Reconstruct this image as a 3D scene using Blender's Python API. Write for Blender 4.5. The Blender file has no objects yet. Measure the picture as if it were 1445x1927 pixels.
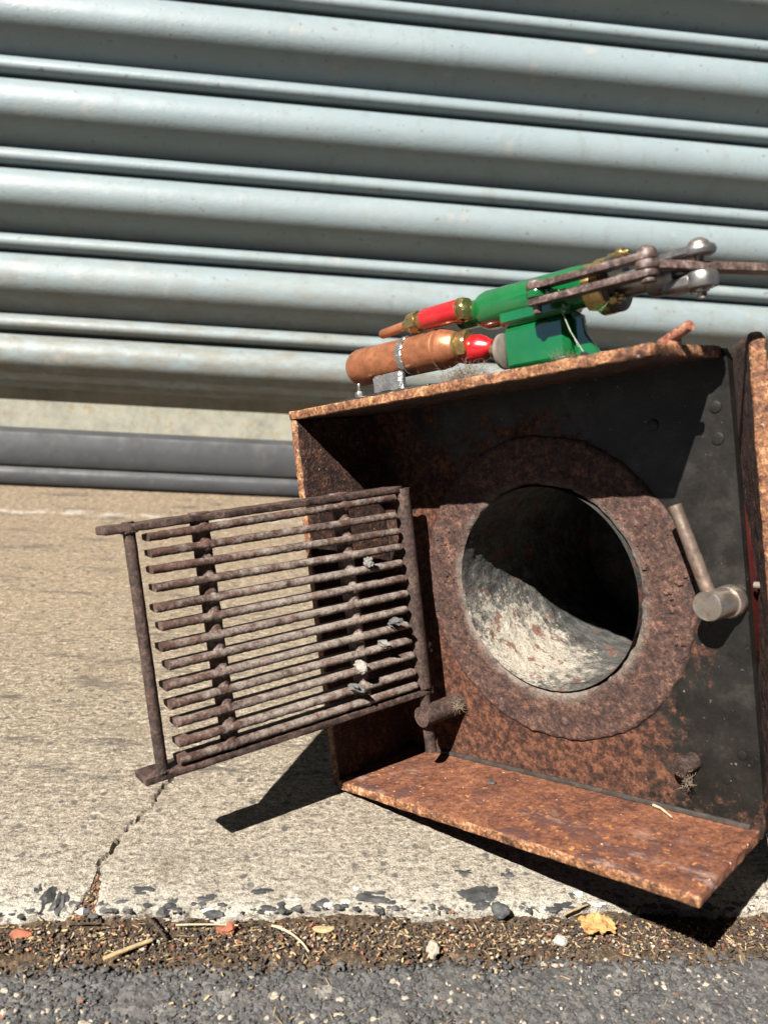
import bpy, math, random
from mathutils import Matrix, Vector, noise
random.seed(7)
scn = bpy.context.scene
# ------------------------------------------------------------------ camera
CW = [[0.99409, 0.04236, 0.09990], [-0.08290, -0.29764, 0.95107], [0.07003, -0.95374, -0.29237]]
cam = bpy.data.objects.new('camera', bpy.data.cameras.new('camera'))
scn.collection.objects.link(cam)
M3 = Matrix([[CW[r][0], -CW[r][1], -CW[r][2]] for r in range(3)])
q = M3.to_quaternion(); q.normalize()
cam.rotation_mode = 'QUATERNION'; cam.rotation_quaternion = q
cam.location = (0, 0, 0.27916)
cam.data.sensor_fit = 'VERTICAL'; cam.data.sensor_height = 36; cam.data.sensor_width = 27
cam.data.lens = 27.934; cam.data.clip_start = 0.01; cam.data.clip_end = 500
cam.data.dof.use_dof = True; cam.data.dof.focus_distance = 0.42; cam.data.dof.aperture_fstop = 11.0
scn.camera = cam
scn.render.resolution_x = 767; scn.render.resolution_y = 1024
# ------------------------------------------------------------------ light
SUN = Vector((0.4592, 0.4958, -0.7371)).normalized()
w = bpy.data.worlds.new("World"); scn.world = w; w.use_nodes = True
nt = w.node_tree; bg = nt.nodes['Background']
sky = nt.nodes.new('ShaderNodeTexSky'); sky.sky_type = 'NISHITA'; sky.sun_disc = False
sky.sun_elevation = math.asin(0.7371); sky.sun_rotation = math.atan2(-SUN.x, -SUN.y)
sky.air_density = 0.2; sky.dust_density = 0.0; sky.ozone_density = 0.6; sky.altitude = 5000
nt.links.new(sky.outputs[0], bg.inputs[0]); bg.inputs[1].default_value = 0.05
sun = bpy.data.objects.new('sun', bpy.data.lights.new('sun', 'SUN'))
scn.collection.objects.link(sun)
sun.data.energy = 5.0; sun.data.angle = math.radians(0.5); sun.data.color = (1.0, 0.955, 0.89)
sun.rotation_mode = 'QUATERNION'; sun.rotation_quaternion = SUN.to_track_quat('-Z', 'Y')
scn.view_settings.view_transform = 'Standard'; scn.view_settings.look = 'None'
scn.view_settings.exposure = 1.8; scn.view_settings.gamma = 1.0
scn.render.engine = 'CYCLES'

# ------------------------------------------------------------------ material helpers
class NT:
    def __init__(s, name):
        s.m = bpy.data.materials.new(name); s.m.use_nodes = True
        s.t = s.m.node_tree; s.b = s.t.nodes['Principled BSDF']
        s.co = s.t.nodes.new('ShaderNodeTexCoord').outputs['Object']
    def new(s, kind, **kw):
        n = s.t.nodes.new(kind)
        for k, v in kw.items(): setattr(n, k, v)
        return n
    def link(s, a, b): s.t.links.new(a, b)
    def scaled(s, sc):
        n = s.new('ShaderNodeMapping'); s.link(s.co, n.inputs[0]); n.inputs['Scale'].default_value = sc
        return n.outputs[0]
    def noise(s, scale, detail=4, rough=0.6, vec=None, dist=0):
        n = s.new('ShaderNodeTexNoise'); n.inputs['Scale'].default_value = scale
        n.inputs['Detail'].default_value = detail; n.inputs['Roughness'].default_value = rough
        n.inputs['Distortion'].default_value = dist
        s.link(vec or s.co, n.inputs['Vector']); return n.outputs['Fac']
    def voro(s, scale, feature='F1', vec=None, out='Distance', rnd=1):
        n = s.new('ShaderNodeTexVoronoi'); n.feature = feature; n.inputs['Scale'].default_value = scale
        n.inputs['Randomness'].default_value = rnd
        s.link(vec or s.co, n.inputs['Vector']); return n.outputs[out]
    def ramp(s, fac, stops, interp='LINEAR'):
        n = s.new('ShaderNodeValToRGB'); r = n.color_ramp; r.interpolation = interp
        while len(r.elements) < len(stops): r.elements.new(0.5)
        for e, (p, c) in zip(r.elements, stops):
            e.position = p; e.color = (c, c, c, 1) if isinstance(c, (int, float)) else (*c, 1)
        s.link(fac, n.inputs[0]); return n.outputs[0]
    def mix(s, fac, a, b, mode='MIX'):
        n = s.new('ShaderNodeMix'); n.data_type = 'RGBA'; n.blend_type = mode; n.clamp_factor = True
        for sock, v in ((n.inputs['Factor'], fac), (n.inputs['A'], a), (n.inputs['B'], b)):
            if isinstance(v, (int, float)):
                sock.default_value = v if sock.type == 'VALUE' else (v, v, v, 1)
            elif isinstance(v, tuple): sock.default_value = (*v, 1)
            else: s.link(v, sock)
        return n.outputs['Result']
    def math(s, op, a, b=0.0, clamp=False):
        n = s.new('ShaderNodeMath'); n.operation = op; n.use_clamp = clamp
        for i, v in enumerate((a, b)):
            if isinstance(v, (int, float)): n.inputs[i].default_value = v
            else: s.link(v, n.inputs[i])
        return n.outputs[0]
    def sep(s):
        n = s.new('ShaderNodeSeparateXYZ'); s.link(s.co, n.inputs[0]); return n.outputs
    def dist(s, p):
        n = s.new('ShaderNodeVectorMath'); n.operation = 'DISTANCE'; s.link(s.co, n.inputs[0]); n.inputs[1].default_value = p
        return n.outputs['Value']
    def bump(s, h, dist, strength=1.0, prev=None):
        n = s.new('ShaderNodeBump'); n.inputs['Distance'].default_value = dist; n.inputs['Strength'].default_value = strength
        s.link(h, n.inputs['Height'])
        if prev: s.link(prev, n.inputs['Normal'])
        return n.outputs[0]
    def fin(s, col, rough=0.8, metal=0.0, normal=None, coat=0, spec=None, k=1.0):
        if isinstance(metal, (int, float)):
            kk = (0.68 if metal < 0.5 else 0.8) * k
            if not isinstance(col, (int, float, tuple)): col = s.mix(1.0, col, (kk, kk, kk), 'MULTIPLY')
        for nm, v in (('Base Color', col), ('Roughness', rough), ('Metallic', metal)):
            i = s.b.inputs[nm]
            if isinstance(v, (int, float)): i.default_value = v if i.type == 'VALUE' else (v, v, v, 1)
            elif isinstance(v, tuple): i.default_value = (*v, 1)
            else: s.link(v, i)
        if normal: s.link(normal, s.b.inputs['Normal'])
        if coat: s.b.inputs['Coat Weight'].default_value = coat; s.b.inputs['Coat Roughness'].default_value = 0.08
        if spec is not None: s.b.inputs['Specular IOR Level'].default_value = spec
        return s.m

def rust_mat(name, dark, mid, hi, pale, bias=0.0, rough=0.85, bumpd=0.0006, big=70, flecks=True, spec=0.35, k=1.0):
    n = NT(name)
    a = n.noise(big, 6, 0.65, dist=0.4); f = n.noise(700, 4, 0.7); g = n.noise(240, 5, 0.7)
    v = n.math('ADD', n.math('MULTIPLY', a, 0.38), n.math('ADD', n.math('MULTIPLY', g, 0.36), n.math('MULTIPLY', n.noise(480, 4, 0.75), 0.26)))
    v = n.math('ADD', v, bias)
    c = n.ramp(v, [(0.41, dark), (0.475, mid), (0.535, hi), (0.6, pale)])
    c = n.mix(n.ramp(f, [(0.35, 0.75), (0.5, 0.0)]), c, tuple(x * 0.35 for x in dark))
    if flecks:
        c = n.mix(n.ramp(n.noise(420, 2, 0.5), [(0.66, 0.0), (0.74, 0.7)]), c, (0.62, 0.47, 0.34))
    b = n.bump(g, bumpd); b = n.bump(f, bumpd * 0.6, 0.8, b)
    return n.fin(c, n.ramp(a, [(0.3, rough - 0.2), (0.7, rough)]), 0.0, b, spec=spec, k=k)

RUST_EDGE = rust_mat('bright_orange_rust', (0.045, 0.022, 0.015), (0.14, 0.056, 0.026), (0.27, 0.115, 0.045), (0.44, 0.25, 0.13), 0.01, big=90)
RUST_PIT = rust_mat('pitted_brown_rust', (0.03, 0.015, 0.012), (0.085, 0.035, 0.024), (0.2, 0.08, 0.045), (0.38, 0.17, 0.08), -0.03, bumpd=0.0012, big=110, k=0.6)
RUST_RED = rust_mat('red_brown_scale', (0.055, 0.022, 0.016), (0.16, 0.062, 0.04), (0.27, 0.11, 0.07), (0.36, 0.17, 0.11), 0.0, bumpd=0.0007, big=60)
RUST_BAR = rust_mat('brown_rusted_bar', (0.018, 0.011, 0.009), (0.045, 0.025, 0.019), (0.075, 0.043, 0.033), (0.12, 0.073, 0.057), 0.0, bumpd=0.0005, big=80, flecks=False)
RUST_LINK = rust_mat('smooth_brown_rust', (0.035, 0.021, 0.018), (0.075, 0.046, 0.038), (0.12, 0.078, 0.066), (0.22, 0.16, 0.14), 0.0, rough=0.6, bumpd=0.0002, big=120, flecks=False, spec=0.5)

def grate_mat():
    n = NT('ash_dusted_rust')
    a = n.noise(90, 5, 0.65); f = n.noise(900, 4, 0.75); g = n.noise(260, 4, 0.6)
    c = n.ramp(a, [(0.35, (0.05, 0.026, 0.02)), (0.52, (0.09, 0.049, 0.038)), (0.68, (0.155, 0.085, 0.06))])
    ash = n.math('ADD', n.ramp(n.dist((-0.02, -0.058, 0.09)), [(0.0, 0.3), (0.06, 0.18), (0.115, -0.05)]), n.math('MULTIPLY', n.noise(150, 5, 0.75), 0.9))
    c = n.mix(n.ramp(ash, [(0.55, 0.0), (0.76, 0.85)]), c, (0.33, 0.28, 0.24))
    c = n.mix(n.ramp(f, [(0.36, 0.6), (0.5, 0.0)]), c, (0.05, 0.03, 0.025))
    b = n.bump(g, 0.0007); b = n.bump(f, 0.0006, 1.0, b)
    return n.fin(c, 0.9, 0, b, spec=0.2, k=0.95)
GRATE = grate_mat()

def back_mat():
    n = NT('black_iron_with_rust_bloom'); x, y, z = n.sep()
    a = n.noise(45, 7, 0.72, dist=0.6); f = n.noise(650, 3, 0.7); g = n.noise(170, 5, 0.7)
    # rust bloom round the lower left of the fire hole and along the bottom seam
    low = n.ramp(z, [(0.0, 0.24), (0.04, 0.12), (0.075, 0.0)])
    left = n.ramp(n.math('MULTIPLY', x, 5.0), [(0.1, 0.3), (0.3, 0.17), (0.6, 0.1), (0.8, -0.0)])
    ringd = n.ramp(n.math('MULTIPLY', n.dist((0.107, 0.06, 0.1)), 5.0), [(0.38, 0.2), (0.46, 0.09), (0.54, 0.0)])
    s = n.math('ADD', n.math('ADD', n.math('ADD', low, -0.14), left), n.math('ADD', ringd, n.math('ADD', n.math('MULTIPLY', a, 0.6), n.math('MULTIPLY', g, 0.5))))
    m = n.ramp(s, [(0.62, 0.0), (0.72, 1.0)])
    rust = n.ramp(n.noise(260, 6, 0.8), [(0.4, (0.02, 0.009, 0.007)), (0.5, (0.072, 0.029, 0.017)), (0.6, (0.165, 0.068, 0.036))])
    iron = n.ramp(n.noise(60, 6, 0.7), [(0.35, (0.007, 0.007, 0.006)), (0.55, (0.016, 0.015, 0.013)), (0.72, (0.036, 0.033, 0.028))])
    iron = n.mix(n.ramp(n.noise(330, 3, 0.6), [(0.68, 0.0), (0.76, 0.8)]), iron, (0.24, 0.2, 0.17))
    c = n.mix(m, iron, rust)
    c = n.mix(n.ramp(f, [(0.34, 0.5), (0.48, 0.0)]), c, (0.02, 0.014, 0.012))
    r = n.mix(m, n.ramp(a, [(0.3, 0.3), (0.7, 0.55)]), 0.9)
    b = n.bump(g, 0.0006, m); 
    nb = n.new('ShaderNodeBump'); nb.inputs['Distance'].default_value = 0.0008
    n.link(m, nb.inputs['Strength']); n.link(g, nb.inputs['Height'])
    nb2 = n.new('ShaderNodeBump'); nb2.inputs['Distance'].default_value = 0.00025; nb2.inputs['Strength'].default_value = 0.5
    n.link(f, nb2.inputs['Height']); n.link(nb.outputs[0], nb2.inputs['Normal'])
    return n.fin(c, r, 0.0, nb2.outputs[0], spec=0.22)
def _safe_bump(self, h, dist, strength=1.0, prev=None):
    n = self.new('ShaderNodeBump'); n.inputs['Distance'].default_value = dist
    if isinstance(strength, (int, float)): n.inputs['Strength'].default_value = strength
    else: self.link(strength, n.inputs['Strength'])
    self.link(h, n.inputs['Height'])
    if prev: self.link(prev, n.inputs['Normal'])
    return n.outputs[0]
NT.bump = _safe_bump
BACK = back_mat()

def bottom_mat():
    n = NT('flaking_orange_brown_rust'); x, y, z = n.sep()
    a = n.noise(38, 7, 0.7, dist=0.8); g = n.noise(190, 5, 0.7); f = n.noise(800, 3, 0.7)
    c = n.ramp(n.math('ADD', n.math('MULTIPLY', a, 0.35), n.math('ADD', n.math('MULTIPLY', g, 0.3), n.math('MULTIPLY', n.noise(420, 4, 0.8), 0.35))),
               [(0.42, (0.05, 0.019, 0.012)), (0.47, (0.1, 0.037, 0.02)), (0.53, (0.15, 0.058, 0.029)), (0.6, (0.24, 0.108, 0.052))])
    # flaked patches with brighter orange rims near the lip
    v = n.voro(95, 'DISTANCE_TO_EDGE'); lip = n.ramp(n.math('MULTIPLY', y, 5.0), [(0.04, 0.8), (0.13, 0.55), (0.22, 0.0)])
    patch = n.math('MULTIPLY', n.ramp(n.noise(75, 5, 0.65), [(0.52, 0.0), (0.55, 1.0)]), lip)
    c = n.mix(patch, c, (0.06, 0.028, 0.026))
    rim = n.math('MULTIPLY', n.ramp(n.noise(75, 3, 0.6), [(0.49, 0.0), (0.52, 1.0), (0.56, 0.0)]), n.ramp(n.noise(210, 3, 0.6), [(0.55, 0.0), (0.66, 0.7)]))
    rim = n.math('MULTIPLY', rim, n.math('ADD', 0.25, lip, True))
    c = n.mix(rim, c, (0.62, 0.27, 0.06))
    pale = n.math('MULTIPLY', n.ramp(n.noise(52, 4, 0.7, n.scaled((1, 2, 1))), [(0.56, 0.0), (0.66, 0.55)]), lip)
    c = n.mix(pale, c, (0.34, 0.23, 0.19))
    c = n.mix(n.ramp(f, [(0.34, 0.5), (0.46, 0.0)]), c, (0.06, 0.025, 0.02))
    c = n.mix(n.ramp(n.noise(430, 2, 0.5), [(0.7, 0.0), (0.76, 0.6)]), c, (0.7, 0.62, 0.52))
    b = n.bump(n.noise(75, 5, 0.65), 0.0024, 0.8); b = n.bump(g, 0.0006, 0.8, b); b = n.bump(f, 0.0003, 0.8, b)
    return n.fin(c, 0.82, 0, b, spec=0.25, k=1.3)
BOTTOM = bottom_mat()

def tube_mat():
    n = NT('sooty_tube_with_ash'); x, y, z = n.sep()
    a = n.noise(55, 7, 0.75, dist=0.5); g = n.noise(230, 5, 0.75); f = n.noise(800, 3, 0.7)
    # pale ash lies in the lower left of the tube
    d = n.math('SUBTRACT', 0.135, n.math('ADD', z, n.math('MULTIPLY', x, 0.55)))
    k = n.math('ADD', n.math('MULTIPLY', n.math('SUBTRACT', d, n.math('MULTIPLY', n.math('SUBTRACT', y, .09), .5)), 8.0), n.math('ADD', n.math('MULTIPLY', a, 0.7), n.math('MULTIPLY', g, 0.5)))
    c = n.ramp(n.noise(80, 5, 0.7), [(0.35, (0.02, 0.02, 0.02)), (0.6, (0.09, 0.09, 0.085)), (0.75, (0.15, 0.11, 0.07))])
    ashc = n.ramp(n.math('ADD', n.math('MULTIPLY', n.noise(60, 6, 0.75), 0.6), n.math('MULTIPLY', n.noise(260, 5, 0.75), 0.4)), [(0.42, (0.03, 0.028, 0.026)), (0.475, (0.085, 0.08, 0.072)), (0.53, (0.18, 0.165, 0.14)), (0.61, (0.38, 0.34, 0.28))])
    c = n.mix(n.ramp(k, [(0.62, 0.0), (0.78, 1.0)]), c, ashc)
    cream = n.math('ADD', n.math('SUBTRACT', 0.62, n.math('MULTIPLY', n.dist((0.075, 0.085, 0.062)), 7.0)), n.math('MULTIPLY', n.math('SUBTRACT', n.noise(150, 6, 0.85), 0.2), 1.1))
    c = n.mix(n.ramp(cream, [(0.69, 0.0), (0.79, 0.8)]), c, (0.46, 0.41, 0.33))
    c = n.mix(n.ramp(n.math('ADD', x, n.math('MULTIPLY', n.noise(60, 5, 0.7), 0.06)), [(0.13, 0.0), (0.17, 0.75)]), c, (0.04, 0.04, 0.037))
    c = n.mix(n.ramp(n.noise(95, 4, 0.7), [(0.57, 0.0), (0.62, 0.85)]), c, (0.16, 0.06, 0.038))
    c = n.mix(n.ramp(f, [(0.36, 0.5), (0.48, 0.0)]), c, (0.03, 0.025, 0.022))
    b = n.bump(a, 0.001, 0.6); b = n.bump(g, 0.0018, 1.0, b); b = n.bump(f, 0.0004, 0.8, b)
    return n.fin(c, 0.9, 0, b, spec=0.3)
TUBE = tube_mat()

def ring_mat():
    n = NT('mauve_brown_scale_ring')
    a = n.noise(50, 6, 0.72, dist=1.2); g = n.noise(300, 5, 0.75); f = n.noise(900, 3, 0.7)
    c = n.ramp(n.math('ADD', n.math('MULTIPLY', a, 0.22), n.math('ADD', n.math('MULTIPLY', g, 0.4), n.math('MULTIPLY', n.noise(560, 4, 0.8), 0.38))),
               [(0.42, (0.014, 0.008, 0.006)), (0.475, (0.048, 0.022, 0.016)), (0.53, (0.088, 0.042, 0.029)), (0.6, (0.19, 0.10, 0.066))])
    c = n.mix(n.ramp(n.noise(140, 4, 0.7), [(0.58, 0.0), (0.66, 0.5)]), c, (0.24, 0.10, 0.055))
    d = n.dist((0.107, 0.055, 0.104)); 
    c = n.mix(n.math('MULTIPLY', n.ramp(n.math('MULTIPLY', d, 10), [(0.53, 0.8), (0.58, 0.0)]), n.ramp(a, [(0.4, 0.0), (0.55, 1.0)])), c, (0.2, 0.17, 0.14))
    c = n.mix(n.ramp(f, [(0.36, 0.6), (0.48, 0.0)]), c, (0.03, 0.016, 0.014))
    b = n.bump(a, 0.003, 0.5); b = n.bump(g, 0.0009, 1.0, b); b = n.bump(f, 0.0003, 0.8, b)
    return n.fin(c, 0.82, 0, b, spec=0.4)
RING = ring_mat()

def simple(name, col, rough=0.5, metal=0.0, var=0.25, scale=120, bumpd=0.0001, coat=0, dirt=None, dirtamt=0.5):
    n = NT(name); a = n.noise(scale, 5, 0.65)
    lo = tuple(c * (1 - var) for c in col); hi = tuple(min(1, c * (1 + var)) for c in col)
    c = n.ramp(a, [(0.35, lo), (0.65, hi)])
    if dirt: c = n.mix(n.ramp(n.noise(scale * 2.1, 6, 0.7), [(0.52, 0.0), (0.66, dirtamt)]), c, dirt)
    b = n.bump(n.noise(scale * 4, 3, 0.6), bumpd)
    return n.fin(c, n.ramp(n.noise(scale * 1.5, 4, 0.6), [(0.3, max(0.05, rough - 0.12)), (0.7, min(1, rough + 0.12))]), metal, b, coat)
STEEL = simple('worn_grey_steel', (0.36, 0.34, 0.32), 0.34, 0.9, 0.2, dirt=(0.2, 0.12, 0.08))
POLISH = simple('polished_steel', (0.25, 0.24, 0.235), 0.4, 0.85, 0.2, dirt=(0.1, 0.075, 0.06), dirtamt=0.6)
KNOBM = simple('tarnished_steel', (0.42, 0.36, 0.3), 0.36, 0.9, 0.18, dirt=(0.2, 0.1, 0.06), dirtamt=0.45)
KNOBROD = simple('brown_tarnished_rod', (0.2, 0.15, 0.12), 0.4, 0.6, 0.35, dirt=(0.14, 0.06, 0.04), dirtamt=0.8)
COPPER = simple('aged_copper', (0.40, 0.155, 0.075), 0.36, 0.65, 0.25, 130, dirt=(0.2, 0.075, 0.04), dirtamt=0.6)
BRASS = simple('dull_brass', (0.38, 0.28, 0.12), 0.3, 0.9, 0.2, dirt=(0.16, 0.1, 0.06), dirtamt=0.7)
BRASS_BRIGHT = simple('bright_brass', (0.62, 0.44, 0.18), 0.25, 0.9, 0.15, dirt=(0.2, 0.13, 0.07), dirtamt=0.5)
SOLDER = simple('silver_solder', (0.42, 0.42, 0.41), 0.34, 0.9, 0.25, 160, 0.0005, dirt=(0.22, 0.2, 0.18), dirtamt=0.6)
GREEN = simple('gloss_green_paint', (0.003, 0.105, 0.026), 0.2, 0, 0.12, 60, 0.00008, coat=0.6, dirt=(0.02, 0.085, 0.03), dirtamt=0.6)
RED = simple('gloss_red_paint', (0.42, 0.008, 0.012), 0.28, 0, 0.12, 60, 0.0001, coat=0.5, dirt=(0.42, 0.012, 0.012), dirtamt=0.4)
BLACKP = simple('black_painted_metal', (0.02, 0.022, 0.022), 0.35, 0, 0.3, dirt=(0.16, 0.13, 0.1), dirtamt=0.25)
DARKIRON = simple('dark_iron', (0.05, 0.045, 0.04), 0.45, 0.3, 0.3, dirt=(0.16, 0.08, 0.05), dirtamt=0.6)
DUSTY = simple('dusty_grey_flange', (0.2, 0.165, 0.14), 0.7, 0.2, 0.2)
CLAD = simple('dark_red_cladding', (0.08, 0.012, 0.01), 0.35, 0, 0.15)
FLUFF = simple('dusty_brown_lint', (0.16, 0.12, 0.085), 0.95, 0, 0.4, 300)
ROOT = simple('dry_brown_root', (0.2, 0.15, 0.1), 0.9, 0, 0.4, 300)
COBWEB = simple('pale_green_web', (0.3, 0.36, 0.27), 0.9, 0, 0.2)

def shutter_mat():
    n = NT('blue_grey_shutter_paint'); x, y, z = n.sep()
    a = n.noise(6, 4, 0.6, n.scaled((0.5, 1, 1)))
    c = n.ramp(a, [(0.3, (0.29, 0.375, 0.405)), (0.7, (0.345, 0.425, 0.45))])
    # pinkish grime lies on the beads, brown dust further down the curtain
    low = n.ramp(z, [(0.12, 1.0), (0.2, 0.75), (0.27, 0.3), (0.45, 0.12)])
    gr = n.math('MULTIPLY', n.ramp(n.noise(60, 6, 0.75, n.scaled((0.5, 1, 1.4))), [(0.38, 0.15), (0.6, 1.0)]), low)
    c = n.mix(gr, c, (0.27, 0.25, 0.2))
    drip = n.ramp(n.noise(55, 4, 0.7, n.scaled((1, 1, 0.08))), [(0.56, 0.0), (0.68, 0.35)])
    c = n.mix(drip, c, (0.24, 0.25, 0.23))
    c = n.mix(n.ramp(n.noise(150, 3, 0.6), [(0.66, 0.0), (0.7, 0.8)]), c, (0.2, 0.17, 0.14))
    c = n.mix(n.math('MULTIPLY', n.ramp(n.noise(30, 5, 0.7), [(0.6, 0.0), (0.7, 0.5)]), 1.0), c, (0.5, 0.46, 0.42))
    cr = n.voro(120, 'DISTANCE_TO_EDGE', n.scaled((0.55, 1, 1.1)))
    b = n.bump(n.noise(180, 4, 0.7, n.scaled((0.6, 1, 1)), dist=1.5), 0.0009, 0.42)
    b = n.bump(n.noise(9, 3, 0.5, n.scaled((0.5, 1, 1))), 0.004, 0.25, b)
    return n.fin(c, n.ramp(n.noise(40, 4, 0.6), [(0.3, 0.42), (0.7, 0.6)]), 0.0, b, spec=0.28, k=0.64)
SHUT = shutter_mat()
def galv_mat():
    n = NT('stained_galvanised_strip')
    c = n.ramp(n.noise(38, 6, 0.75), [(0.34, (0.34, 0.34, 0.28)), (0.5, (0.5, 0.49, 0.4)), (0.66, (0.6, 0.57, 0.46))])
    c = n.mix(n.ramp(n.noise(70, 4, 0.7), [(0.56, 0.0), (0.66, 0.65)]), c, (0.46, 0.33, 0.16))
    return n.fin(c, 0.8, 0, n.bump(n.noise(150, 4, 0.7), 0.0006, 0.5), k=0.62, spec=0.2)
GALV = galv_mat()
RUBBER = simple('dusty_dark_grey_rubber', (0.032, 0.034, 0.038), 0.68, 0, 0.15, 25, 0.0002, dirt=(0.075, 0.07, 0.065), dirtamt=0.45)
WALLM = simple('grey_rendered_wall', (0.3, 0.3, 0.29), 0.9, 0, 0.15, 8, 0.002)

def concrete_mat():
    n = NT('weathered_concrete'); x, y, z = n.sep()
    a = n.noise(11, 5, 0.65, n.scaled((0.5, 1, 1))); g = n.noise(520, 4, 0.85); st = n.noise(330, 5, 0.85, n.scaled((0.5, 1, 1)))
    kerb = n.math('ADD', y, n.math('MULTIPLY', n.noise(35, 4, 0.7), 0.05))
    c = n.ramp(kerb, [(0.312, (0.66, 0.63, 0.57)), (0.335, (0.42, 0.385, 0.33)), (0.44, (0.325, 0.275, 0.21)), (0.62, (0.32, 0.25, 0.17)), (0.9, (0.29, 0.21, 0.135))])
    c = n.mix(n.ramp(a, [(0.4, 0.0), (0.65, 0.35)]), c, (0.25, 0.2, 0.15))
    # broom lines: dark dirt in the grooves, running along the kerb
    dk = n.math('ADD', n.math('MULTIPLY', st, 0.55), n.math('MULTIPLY', g, 0.45))
    c = n.mix(n.ramp(dk, [(0.42, 0.92), (0.505, 0.0)]), c, (0.1, 0.085, 0.07))
    c = n.mix(n.ramp(dk, [(0.515, 0.0), (0.58, 0.85)]), c, (0.6, 0.54, 0.45))
    st2 = n.noise(60, 6, 0.8, n.scaled((0.22, 1, 1)))
    c = n.mix(n.math('MULTIPLY', n.ramp(st2, [(0.36, 0.8), (0.46, 0.0)]), n.ramp(y, [(0.34, 0.3), (0.4, 1.0)])), c, (0.085, 0.075, 0.07))
    c = n.mix(n.ramp(n.noise(26, 6, 0.75), [(0.54, 0.0), (0.64, 0.45)]), c, (0.19, 0.15, 0.115))
    # white lime stain along the foot of the shutter
    ln = n.math('ABSOLUTE', n.math('SUBTRACT', n.math('ADD', y, n.math('MULTIPLY', n.noise(14, 5, 0.7), 0.06)), 0.885))
    c = n.mix(n.math('MULTIPLY', n.ramp(ln, [(0.0, 0.6), (0.010, 0.0)]), n.ramp(n.noise(50, 4, 0.8), [(0.45, 0.0), (0.58, 1.0)])), c, (0.62, 0.6, 0.56))
    # small dark aggregate
    v = n.voro(150, 'F1'); vc = n.voro(150, 'F1', out='Color')
    sel = n.ramp(vc, [(0.74, 0.0), (0.76, 1.0)])
    c = n.mix(n.math('MULTIPLY', n.ramp(v, [(0.22, 0.8), (0.32, 0.0)]), sel), c, (0.085, 0.085, 0.09))
    f = n.noise(1200, 2, 0.6)
    c = n.mix(n.ramp(f, [(0.36, 0.5), (0.5, 0.0)]), c, (0.12, 0.1, 0.085))
    b = n.bump(st, 0.0016, 0.8); b = n.bump(g, 0.0014, 1.0, b); b = n.bump(f, 0.0003, 0.7, b)
    c = n.mix(1.0, c, (1.0, 0.985, 0.94), 'MULTIPLY')
    return n.fin(c, 0.92, 0, b, spec=0.15, k=1.1)
CONC = concrete_mat()
def asphalt_mat():
    n = NT('worn_asphalt')
    v = n.voro(170, 'F1', out='Color'); a = n.noise(60, 5, 0.7); f = n.noise(900, 3, 0.7)
    c = n.ramp(v, [(0.2, (0.05, 0.047, 0.045)), (0.55, (0.09, 0.085, 0.08)), (0.8, (0.14, 0.132, 0.122)), (0.95, (0.24, 0.22, 0.19))])
    c = n.mix(n.ramp(a, [(0.4, 0.0), (0.65, 0.7)]), c, (0.11, 0.1, 0.09))
    c = n.mix(n.ramp(f, [(0.6, 0.0), (0.7, 0.6)]), c, (0.34, 0.31, 0.27))
    c = n.mix(n.ramp(f, [(0.35, 0.7), (0.46, 0.0)]), c, (0.02, 0.02, 0.02))
    b = n.bump(n.voro(170, 'F1'), 0.002, 0.7); b = n.bump(a, 0.002, 0.8, b); b = n.bump(f, 0.0005, 0.9, b)
    return n.fin(c, 0.8, 0, b, spec=0.4)
ASPH = asphalt_mat()
def dirt_mat():
    n = NT('brown_gutter_dirt')
    a = n.noise(300, 5, 0.8); f = n.noise(1100, 3, 0.7)
    c = n.ramp(a, [(0.36, (0.03, 0.021, 0.014)), (0.5, (0.09, 0.062, 0.04)), (0.62, (0.2, 0.14, 0.085)), (0.72, (0.34, 0.25, 0.16))])
    c = n.mix(n.ramp(f, [(0.36, 0.6), (0.48, 0.0)]), c, (0.02, 0.014, 0.01))
    b = n.bump(a, 0.0015, 1.0); b = n.bump(f, 0.0005, 1.0, b)
    return n.fin(c, 0.95, 0, b, spec=0.15)
DIRT = dirt_mat(); DIRT.node_tree.nodes['Principled BSDF'].inputs['Roughness'].default_value = 1.0
def flat_mat(name, col, rough=0.85, var=0.3, scale=400): return simple(name, col, rough, 0, var, scale, 0.0003)
STRAW = flat_mat('dry_straw', (0.4, 0.28, 0.14)); STRAW2 = flat_mat('pale_straw', (0.48, 0.38, 0.24))
CHIP = flat_mat('brown_bark', (0.11, 0.065, 0.036)); CHIP2 = flat_mat('dark_bark', (0.04, 0.026, 0.018))
TERRA = flat_mat('terracotta', (0.27, 0.085, 0.04)); LEAF = flat_mat('yellow_leaf', (0.42, 0.21, 0.07), var=0.35, scale=200)
PEBB = flat_mat('tan_pebble', (0.36, 0.3, 0.23)); SLATE = flat_mat('blue_grey_stone', (0.06, 0.062, 0.063), 0.7)
DSTONE = flat_mat('dark_grey_stone', (0.048, 0.047, 0.046), 0.7, 0.35, 250)
WHITEST = flat_mat('pale_grit', (0.38, 0.36, 0.32)); ASH = flat_mat('pale_grey_clinker', (0.17, 0.16, 0.145), 0.95, 0.3, 300)
ASHW = flat_mat('cream_clinker', (0.27, 0.245, 0.21), 0.95, 0.3, 300); CHAR = flat_mat('dark_grey_clinker', (0.09, 0.087, 0.084), 0.9)

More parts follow.
